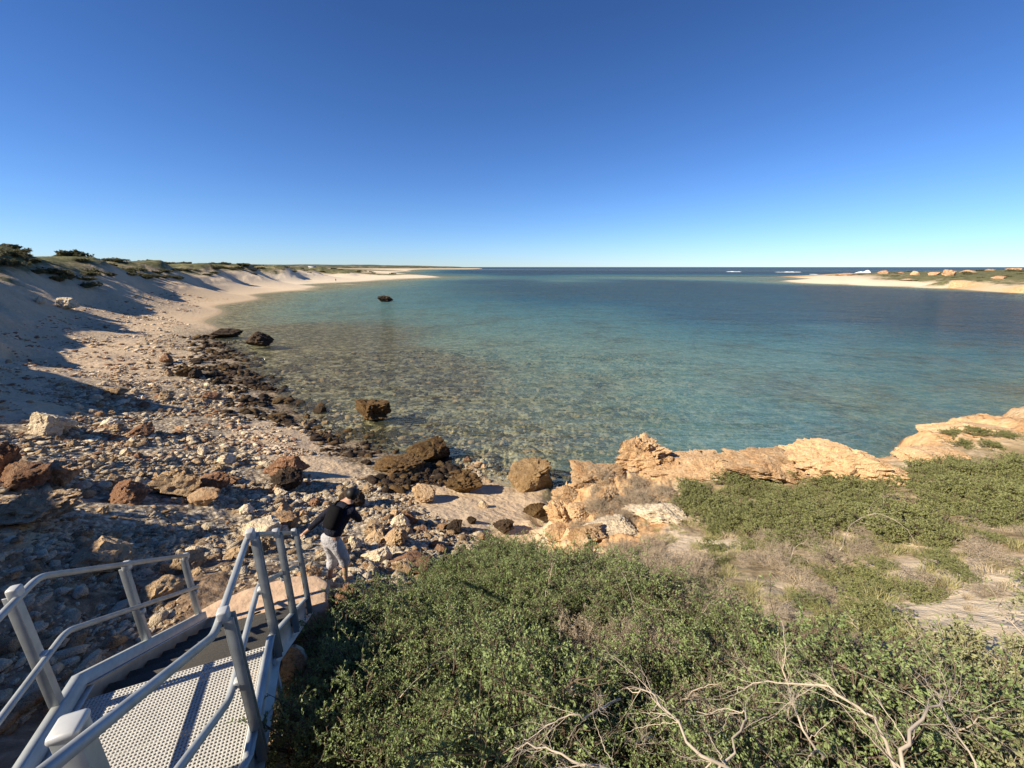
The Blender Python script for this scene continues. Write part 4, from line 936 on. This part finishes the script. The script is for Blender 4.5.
for (x, y, z, px, py) in area(fore, .34, 1.0, 8, .35, 1, nmax=140):
    if math.hypot(x, y) < 1.35 or (x < -1.1 and y < 1.7): continue
    dry = (px > 540 and random.random() < .2) or (560 < px < 640 and py < 620 and random.random() < .3)
    w_ = where(px, py, LMF)
    if dry: place('dry', x, y, z, random.uniform(.6, .95), f'dry twiggy shrub {w_}', 'shrub', 'dry twiggy shrubs of the thicket')
    else: place('green', x, y, z, random.choice([.55, .75, .95, 1.15, 1.3]), f'leafy dark green shrub {w_}', 'shrub', 'leafy green shrubs of the thicket')
for (x, y, z, px, py) in area([(940, 655), (1080, 640), (1100, 800), (1010, 900), (960, 760)], .4, 1.2, 5, .15, 2, nmax=20):
    place('pale', x, y, z, random.uniform(.7, 1.0), f'pale grey green broad leaved shrub {where(px, py, LMF)}', 'shrub', 'pale shrubs beside the sand')
for (x, y, z, px, py) in area([(680, 482), (720, 474), (880, 472), (925, 458), (1060, 452), (1080, 520), (960, 530), (880, 525), (800, 535), (720, 528), (690, 505)], .46, 5, 22, .2, 3, nmax=110):
    place('olive', x, y, z, random.uniform(.7, 1.15), f'low olive green shrub {where(px, py, LMB)}', 'shrub', 'olive scrub behind the rim', sz=random.uniform(.75, 1.0))
for (x, y, z, px, py) in area([(566, 490), (600, 472), (680, 474), (692, 500), (640, 512), (585, 525)], .42, 7, 14, .25, 4, nmax=22):
    place('dry', x, y, z, random.uniform(.7, 1.0), f'dry grey shrub {where(px, py, LMB)}', 'shrub', 'dry shrubs on the headland corner')
for (x, y, z, px, py) in area([(575, 545), (650, 535), (700, 560), (740, 590), (640, 590), (570, 570)], .42, 3.5, 8, .25, 5, nmax=18):
    place('dry' if random.random() < .6 else 'green', x, y, z, random.uniform(.5, .85), f'scraggy shrub {where(px, py, LMB)}', 'shrub', 'scraggy shrubs above the thicket')
for (x, y, z, px, py) in area([(770, 520), (860, 512), (900, 530), (850, 560), (770, 555)], .5, 4, 9, .2, 6, nmax=14):
    place('dry', x, y, z, random.uniform(.5, .8), f'grey leafless shrub {where(px, py, LMB)}', 'shrub', 'leafless shrubs in the dry grass', sz=.7)
for (x, y, z, px, py) in area([(640, 520), (760, 520), (900, 525), (1080, 515), (1080, 590), (940, 585), (900, 640), (800, 625), (720, 600), (690, 560)], .2, 2.5, 12, .1, 7, prob=.6, nmax=240):
    place('grass' if random.random() < .85 else 'straw', x, y, z, random.uniform(.5, 1.1), f'short olive grass tuft {where(px, py, LMB)}' , 'grass tuft', 'grass tufts on the sandy headland')
for (x, y, z, px, py) in area([(700, 545), (770, 540), (1080, 520), (1080, 600), (930, 590), (880, 650), (780, 615), (700, 590)], .38, 2.5, 12, .1, 17, prob=.75, nmax=110):
    place(random.choice(['dry', 'olive', 'olive', 'olive', 'olive']), x, y, z, random.uniform(.4, .8), f'low scrappy shrub {where(px, py, LMB)}', 'shrub', 'scrappy low shrubs in the dry grass', sz=.55)
for (x, y, z, px, py) in area([(900, 590), (1080, 590), (1080, 660), (930, 655)], .34, 2.2, 6, .1, 8, prob=.35, nmax=40):
    place('straw', x, y, z, random.uniform(.4, .8), f'sparse straw tuft {where(px, py, LMB)}', 'grass tuft', 'straw tufts on the bare sand')
for (x, y, z, px, py) in area([(945, 425), (1015, 430), (1010, 445), (940, 440)], .5, 9, 22, .1, 9, nmax=12):
    place('olive', x, y, z, random.uniform(.6, .9), 'low dark green shrub mat growing on the orange rock shelf', 'shrub', 'shrub mat on the orange shelf', sz=.6)
# crest of the dunes along the bay and the land behind
def field(n, test, r0, r1, a0, a1, seed, sp):
    g = np.random.default_rng(seed); m = 40000; r = np.exp(g.uniform(math.log(r0), math.log(r1), m)); a = g.uniform(R(a0), R(a1), m)
    x, y = r * np.sin(a), r * np.cos(a); z, ru, ro, so_, da = terrain(x, y); pts = []
    for i in np.nonzero(test(x, y, z, so_, r))[0]:
        if all((x[i] - q[0]) ** 2 + (y[i] - q[1]) ** 2 > (sp * r[i]) ** 2 for q in pts): pts.append((x[i], y[i], z[i], r[i]))
        if len(pts) >= n: break
    return pts
for (x, y, z, r) in field(150, lambda x, y, z, s, r: (s > .45) & (z > 7.3), 45, 330, -57, -22, 20, .013):
    w_ = 'on the nearest dune crest' if r < 80 else 'on the second dune crest' if r < 130 else 'on the dune crest along the bay' if r < 220 else 'on the farthest dunes of the bay'
    place('dune', x, y, z - .25, random.uniform(.7, 1.5) * (1 + r / 400), f'dark dune shrub {w_}', 'shrub', 'shrubs on the dune crest', sz=random.uniform(.45, .8))
for (x, y, z, r) in field(45, lambda x, y, z, s, r: (s > .3) & (z > 1.6) & (z < 7.5) & (x < -60), 200, 480, -40, -12, 22, .012):
    place('dune', x, y, z - .2, random.uniform(1.2, 2.2), 'green shrub on the low dunes before the sand spit', 'shrub', 'shrubs behind the sand spit', sz=random.uniform(.5, .9))
for (x, y, z, r) in field(85, lambda x, y, z, s, r: (s > .45) & (z > 1.8), 150, 420, 25, 58, 23, .012):
    place('dune', x, y, z - .3, random.uniform(.9, 1.9), 'low olive shrub on the far spit', 'shrub', 'shrubs on the spit across the bay', sz=random.uniform(.35, .6))
for (x, y, z) in ((-70, 60, 0), (-73, 61.5, 0), (-67.5, 59, 0), (-75, 60, 0), (-65.5, 61, 0), (-78, 63, 0)):
    place('dune', x, y, ground_z(x, y) - .3, random.uniform(.9, 1.2), 'broad dark shrub on the high dune knoll', 'shrub', 'shrubs on the dune knoll', sz=.8)
for (x, y, z, r) in field(34, lambda x, y, z, s, r: (z > 5.2) & (z < 7.6) & (x < -60) & (x > -125), 85, 300, -50, -24, 27, .022):
    place('dune', x, y, z - .3, random.uniform(.7, 1.2) * (1 + r / 400), 'dark shrub clinging to the steep dune face', 'shrub', 'shrubs on the dune face', sz=.6)
# spare prototypes nobody placed would sit at the origin: remove them
for k, p in PR.items():
    if not p['used']:
        for c in KIDS.get(p.name, []): bpy.data.objects.remove(c)
        bpy.data.objects.remove(p)
    else: del p['used']
for o in bpy.data.objects:
    if 'used' in o.keys(): del o['used']

# ------------------------------------------------------------------ bleached dead branches on the thicket
def dead_branch(pts, r, seed, label, forks=7, spread=.5):
    g = np.random.default_rng(seed); V3 = [Vector(p) for p in pts]; m = MB()
    def smooth(P, k=5):
        out = []
        for i in range(len(P) - 1):
            p0, p1, p2, p3 = P[max(i - 1, 0)], P[i], P[i + 1], P[min(i + 2, len(P) - 1)]
            for s in np.linspace(0, 1, k, endpoint=False):
                out.append(.5 * ((2 * p1) + (p2 - p0) * s + (2 * p0 - 5 * p1 + 4 * p2 - p3) * s * s + (3 * p1 - p0 - 3 * p2 + p3) * s ** 3))
        return out + [P[-1]]
    def br(P, r0, lvl):
        Pn = [p + Vector(g.normal(size=3)) * r0 * .7 for p in smooth(P)]; n = len(Pn)
        r0 = r0 * (.62 if lvl == 0 else .8)
        rs = [r0 * (1 - .75 * i / (n - 1)) for i in range(n)]; m.tube(Pn, rs, 6 if lvl == 0 else 4)
        if lvl >= 3: return
        Lt = sum((Pn[i + 1] - Pn[i]).length for i in range(n - 1))
        for _ in range([forks + 5, 7, 4][lvl]):
            i = int(g.uniform(.2, .95) * (n - 1)); d = (Pn[min(i + 1, n - 1)] - Pn[max(i - 1, 0)]).normalized()
            d = (d + Vector(g.normal(size=3) * (spread, spread, spread * .55))).normalized(); l = Lt * g.uniform(.25, .55) * [.8, .7, .6][lvl]
            q = [Pn[i]]
            for k in range(3):
                d = (d + Vector(g.normal(size=3)) * .28).normalized(); q.append(q[-1] + d * l / 3)
            br(q, rs[i] * g.uniform(.4, .65), lvl + 1)
    br(V3, r, 0)
    o = m.build('dead_branch', M['wood_bleached'], smooth=True); tag(o, label, 'branch'); return o
def bp(px, py, h): 
    p = hit(px, py, h); return (p[0], p[1], p[2] + h)
for i, (a, r, lab, fk) in enumerate([
    ([(770, 790, .45), (700, 752, .6), (655, 700, .62), (628, 690, .6)], .013, 'thick bleached branch fanning up from the bottom of the thicket', 9),
    ([(900, 800, .45), (880, 730, .62), (830, 690, .7), (770, 682, .66), (735, 692, .6)], .012, 'longest bleached branch arching over the thicket to a hooked end', 10),
    ([(905, 810, .5), (905, 745, .66), (935, 705, .72), (960, 690, .7)], .013, 'upright forked grey branch near the bottom right', 9),
    ([(640, 790, .5), (590, 765, .6), (545, 752, .6), (515, 750, .56)], .010, 'low bleached branch lying toward the leafy left bush', 8),
    ([(620, 700, .55), (590, 715, .6), (560, 720, .58), (525, 740, .5)], .009, 'slim pale branch crossing the dark hollow of the bush', 6),
    ([(700, 800, .5), (735, 740, .62), (745, 715, .66), (700, 712, .64)], .009, 'bent grey branch between the two big bleached fans', 7),
    ([(985, 800, .4), (960, 740, .55), (930, 690, .6), (900, 655, .5)], .008, 'long straight bare stick slanting through the right thicket', 2),
    ([(840, 552, .1), (852, 524, .3), (880, 515, .36), (905, 528, .25), (915, 545, .1)], .010, 'curled bleached branch arching over the dry grass', 4),
    ([(790, 560, .12), (800, 545, .3), (830, 548, .3)], .007, 'small pale branch left of the curled branch', 5),
    ([(610, 560, .3), (625, 580, .5), (640, 630, .5)], .008, 'thin grey dead stem standing in the dark hollow', 7),
    ([(660, 500, .2), (672, 520, .3), (690, 528, .1)], .010, 'grey crooked branch beside the cream rock slab', 5),
    ([(760, 640, .35), (775, 615, .5), (800, 600, .5)], .008, 'pale dead stem at the grassy margin of the thicket', 6),
    ([(820, 760, .45), (800, 720, .62), (790, 690, .66)], .010, 'dense grey dead spray under the longest branch', 9),
    ([(400, 700, .5), (440, 660, .56), (480, 640, .5)], .006, 'thin bare stick lying on the leafy left bush', 3)]):
    dead_branch([bp(*q) for q in a], r, 500 + i, lab, fk)

for i, (px, py) in enumerate([(560, 640), (590, 665), (640, 640), (680, 650), (720, 660), (760, 665), (700, 620), (740, 720), (790, 740), (850, 760), (650, 740), (600, 700), (830, 680), (880, 700), (545, 600), (575, 700), (930, 745), (680, 700)]):
    a = bp(px, py, .35); g = np.random.default_rng(700 + i); d = g.normal(size=2) * .22
    o = dead_branch([a, (a[0] + d[0] * .5, a[1] + d[1] * .5, a[2] + .14), (a[0] + d[0], a[1] + d[1], a[2] + .24)], .008, 600 + i, 'fine spray of bare grey twigs poking out of the thicket', 9, .8)
    o['group'] = 'bare twig sprays in the thicket'; o.data.materials[0] = M['twig_grey']
# ------------------------------------------------------------------ people
M['skin'] = mat_simple('skin', (.42, .25, .17), .6, nsc=30, var=.08)
M['hair'] = mat_simple('black hair', (.012, .010, .009), .55, nsc=60, var=.5)
M['jacket'] = mat_simple('dark navy padded jacket', (.016, .018, .032), .9, nsc=14, var=.4, bd=.05, spec=.15)
M['trousers'] = mat_simple('light grey trousers', (.42, .42, .45), .9, nsc=9, var=.22, bd=.05)
M['bag'] = mat_simple('black backpack', (.008, .008, .010), .95, nsc=20, var=.3, spec=.1)
M['glove'] = mat_simple('dark glove', (.012, .013, .018), .7)
M['cap_red'] = mat_simple('red shirt', (.25, .05, .03), .8)
def skin_mesh(name, V, E, Rd, mat, parent, lvl=2, root=0):
    me = bpy.data.meshes.new(name); me.from_pydata([tuple(v) for v in V], E, []); o = bpy.data.objects.new(name, me); COL.objects.link(o)
    if parent: o.parent = parent
    md = o.modifiers.new('skin', 'SKIN'); md.use_smooth_shade = True
    for i, r in enumerate(Rd):
        sv = me.skin_vertices[0].data[i]; sv.radius = (r, r) if not hasattr(r, '__len__') else r; sv.use_root = (i == root)
    s = o.modifiers.new('subdivision', 'SUBSURF'); s.levels = lvl; s.render_levels = lvl
    me.materials.append(mat); return o
P0 = Vector((-2.80, 5.33, 0)); zf = ground_z(P0.x, P0.y) + .03
per = empty('person', (P0.x, P0.y, zf), R(-30), label='person in dark jacket and pale trousers stooping over rocks, one arm held back', cat='person')
per.scale = (.95, .95, .95)
# local frame: +y is where the person walks, +x the right hand side
J = dict(pel=(0, 0, .86), sp1=(0, .07, 1.0), sp2=(0, .20, 1.16), chest=(.0, .31, 1.27), neck=(.0, .42, 1.36), head=(.01, .50, 1.42), crown=(.01, .565, 1.475),
         hl=(-.10, .0, .82), kl=(-.12, .07, .46), al=(-.13, -.04, .09), tl=(-.14, .09, .035), hr=(.10, .0, .82), kr=(.12, .11, .46), ar=(.14, .06, .09), tr=(.15, .20, .04),
         sl=(-.18, .28, 1.27), el=(-.36, .10, 1.08), wl=(-.50, -.06, .90), pl=(-.55, -.12, .85), sr=(.18, .30, 1.26), er=(.13, .46, 1.02), wr=(.0, .57, .88), pr=(-.03, .62, .84))
nm = list(J); ix = {k: i for i, k in enumerate(nm)}
RD = dict(pel=.095, sp1=.10, sp2=.12, chest=.13, neck=.055, head=.095, crown=.085, hl=.085, kl=.055, al=.038, tl=.033, hr=.085, kr=.055, ar=.038, tr=.033, sl=.06, el=.042, wl=.028, pl=.034, sr=.06, er=.042, wr=.028, pr=.034)
Ed = [('pel', 'sp1'), ('sp1', 'sp2'), ('sp2', 'chest'), ('chest', 'neck'), ('neck', 'head'), ('head', 'crown'), ('pel', 'hl'), ('hl', 'kl'), ('kl', 'al'), ('al', 'tl'), ('pel', 'hr'), ('hr', 'kr'), ('kr', 'ar'), ('ar', 'tr'),
      ('chest', 'sl'), ('sl', 'el'), ('el', 'wl'), ('wl', 'pl'), ('chest', 'sr'), ('sr', 'er'), ('er', 'wr'), ('wr', 'pr')]
Vb = [J[k] for k in nm]; Eb = [(ix[a], ix[b]) for a, b in Ed]; Rb = [RD[k] for k in nm]
for hand, wrist, sgn in (('pl', 'wl', -1), ('pr', 'wr', 1)):      # five fingers on each palm
    h = Vector(J[hand]); d = (h - Vector(J[wrist])).normalized(); side = d.cross(Vector((0, 0, 1))).normalized()
    for k in range(5):
        if k < 4: a = h + side * (-.022 + .015 * k) + d * .02; b = a + d * (.03 + .004 * (k in (1, 2))); c = b + d * .02 + Vector((0, 0, -.016))
        else: a = h - side * .02; b = a - side * .022 + d * .015; c = b + d * .025 - side * .004
        n0 = len(Vb); Vb += [tuple(a), tuple(b), tuple(c)]; Rb += [.009, .0085, .007]; Eb += [(ix[hand], n0), (n0, n0 + 1), (n0 + 1, n0 + 2)]
skin_mesh('body', Vb, Eb, Rb, M['skin'], per)
def sub(name, keys, scale, mat, edges=None, over=None, ends=None):
    V = [J[k] for k in keys]; Rr = [RD[k] * scale for k in keys]
    for k, r in (over or {}).items(): Rr[keys.index(k)] = r
    for k, p in (ends or {}).items(): V[keys.index(k)] = p
    E_ = [(keys.index(a), keys.index(b)) for a, b in (edges or Ed) if a in keys and b in keys]
    return skin_mesh(name, V, E_, Rr, mat, per)
lerp = lambda a, b, f: tuple(Vector(a).lerp(Vector(b), f))
sub('jacket', ['pel', 'sp1', 'sp2', 'chest', 'neck', 'sl', 'el', 'wl', 'sr', 'er', 'wr'], 1.28, M['jacket'], over={'pel': .155, 'neck': .075, 'chest': .165, 'sp2': .16, 'sp1': .155, 'el': .066, 'wl': .05, 'er': .062, 'wr': .045}, ends={'neck': lerp(J['chest'], J['neck'], .8), 'pel': (0, .0, .90), 'wl': J['wl'], 'wr': J['wr']})
J['waist'] = (0, .03, 1.0); RD['waist'] = .13
sub('trousers', ['pel', 'waist', 'hl', 'kl', 'al', 'hr', 'kr', 'ar'], 1.2, M['trousers'], edges=Ed + [('waist', 'pel')], over={'pel': .15, 'waist': .14, 'hl': .115, 'hr': .115, 'kl': .098, 'kr': .096, 'al': .09, 'ar': .088}, ends={'al': lerp(J['kl'], J['al'], .66), 'ar': lerp(J['kr'], J['ar'], .42)})
hV, hF = ico(4); hV = hV.copy(); hV[:, 1] *= 1.12; hV = hV * (1 + .05 * fbm(hV[:, 0] * 5, hV[:, 1] * 5, hV[:, 2] * 5, o=3, s=3))[:, None]
hV[:, 2] = np.where((hV[:, 1] > .3) & (hV[:, 2] < .1), hV[:, 2] * .2, hV[:, 2])      # short fringe, open face
ca, sa = math.cos(-.75), math.sin(-.75); hy, hz_ = hV[:, 1] * ca - hV[:, 2] * sa, hV[:, 1] * sa + hV[:, 2] * ca
mesh_obj('hair', np.stack([hV[:, 0] * .102 + .01, hy * .108 + .495, hz_ * .112 + 1.44], -1), hF, M['hair'], per, smooth=True)
bgp = MB(); import itertools
bq = skin_mesh('backpack', [(0, -.01, 1.06), (0, .10, 1.24), (0, .20, 1.37)], [(0, 1), (1, 2)], [(.14, .10), (.16, .12), (.12, .09)], M['bag'], per, root=1)
for s_ in (-1, 1):
    m = MB(); m.tube([(s_ * .10, .17, 1.33), (s_ * .12, .28, 1.375), (s_ * .13, .40, 1.33), (s_ * .13, .41, 1.18)], .018, 6); m.build('strap', M['bag'], bq, smooth=True)
# face, turned down towards the rocks
m = MB(); m.tube([(.01, .605, 1.43), (.01, .635, 1.405)], [.010, .016], 6); m.build('nose', M['skin'], per, smooth=True)
for s_ in (-1, 1):
    m = MB(); m.tube([(.01 + s_ * .098, .50, 1.44), (.01 + s_ * .106, .50, 1.40)], [.02, .012], 6); m.build('ear', M['skin'], per, smooth=True)
# the tiny walker far along the beach
p = at(336, 281.5, 0); q = hit(336, 282.0); fp = (q[0], q[1], q[2]) if 120 < q[1] < 320 else p
wk = empty('person', fp, R(20), label='tiny figure in red shirt and dark shorts walking far along the beach', cat='person')
kx = ['pel', 'chest', 'neck', 'head', 'hl', 'kl', 'al', 'tl', 'hr', 'kr', 'ar', 'tr', 'sl', 'el', 'wl', 'sr', 'er', 'wr']
JW = dict(pel=(0, 0, .95), chest=(0, .03, 1.36), neck=(0, .03, 1.52), head=(0, .04, 1.66), hl=(-.1, 0, .9), kl=(-.12, .16, .5), al=(-.12, .2, .09), tl=(-.12, .33, .04), hr=(.1, 0, .9), kr=(.12, -.02, .5), ar=(.12, -.28, .12), tr=(.12, -.18, .04),
          sl=(-.2, 0, 1.42), el=(-.27, -.1, 1.15), wl=(-.27, -.02, .9), sr=(.2, 0, 1.42), er=(.27, .08, 1.15), wr=(.27, .2, .95))
EW = [('pel', 'chest'), ('chest', 'neck'), ('neck', 'head'), ('pel', 'hl'), ('hl', 'kl'), ('kl', 'al'), ('al', 'tl'), ('pel', 'hr'), ('hr', 'kr'), ('kr', 'ar'), ('ar', 'tr'), ('chest', 'sl'), ('sl', 'el'), ('el', 'wl'), ('chest', 'sr'), ('sr', 'er'), ('er', 'wr')]
RW = [.13, .14, .055, .1, .09, .06, .04, .035, .09, .06, .04, .035, .06, .045, .03, .06, .045, .03]
skin_mesh('body', [JW[k] for k in kx], [(kx.index(a), kx.index(b)) for a, b in EW], RW, M['skin'], wk)
skin_mesh('shirt', [JW['pel'], JW['chest'], JW['sl'], JW['el'], JW['sr'], JW['er']], [(0, 1), (1, 2), (2, 3), (1, 4), (4, 5)], [.15, .17, .085, .06, .085, .06], M['cap_red'], wk)
skin_mesh('shorts', [JW['pel'], JW['hl'], JW['kl'], JW['hr'], JW['kr']], [(0, 1), (1, 2), (0, 3), (3, 4)], [.15, .11, .09, .11, .09], M['bag'], wk)

# small white shelter among the far dunes
hx, hy = -157, 330; hz = ground_z(hx, hy)
sh = empty('beach_shelter', (hx, hy, hz - 1.2), R(25), label='tiny pale roofed shelter among shrubs at the far end of the bay', cat='shelter')
M['white'] = mat_simple('white painted wall', (.5, .5, .48), .7, nsc=2, var=.06); M['dkwood'] = mat_simple('dark opening', (.05, .05, .05), .8)
sh.scale = (.7, .7, .6)
MB().box((0, 0, 1.5), 7, 4, 2.8).build('wall', M['white'], sh); MB().add([(-4, -2.6, 2.9), (4, -2.6, 2.9), (4, 2.6, 2.9), (-4, 2.6, 2.9), (-4, 0, 4.1), (4, 0, 4.1)], [(0, 1, 5, 4), (2, 3, 4, 5), (0, 4, 3), (1, 2, 5), (3, 2, 1, 0)]).build('roof', M['white'], sh)
MB().box((-1.5, -2.03, 1.1), 1, .06, 2).build('door', M['dkwood'], sh); MB().box((1.5, -2.03, 1.7), 1.8, .06, 1).build('window', M['dkwood'], sh)
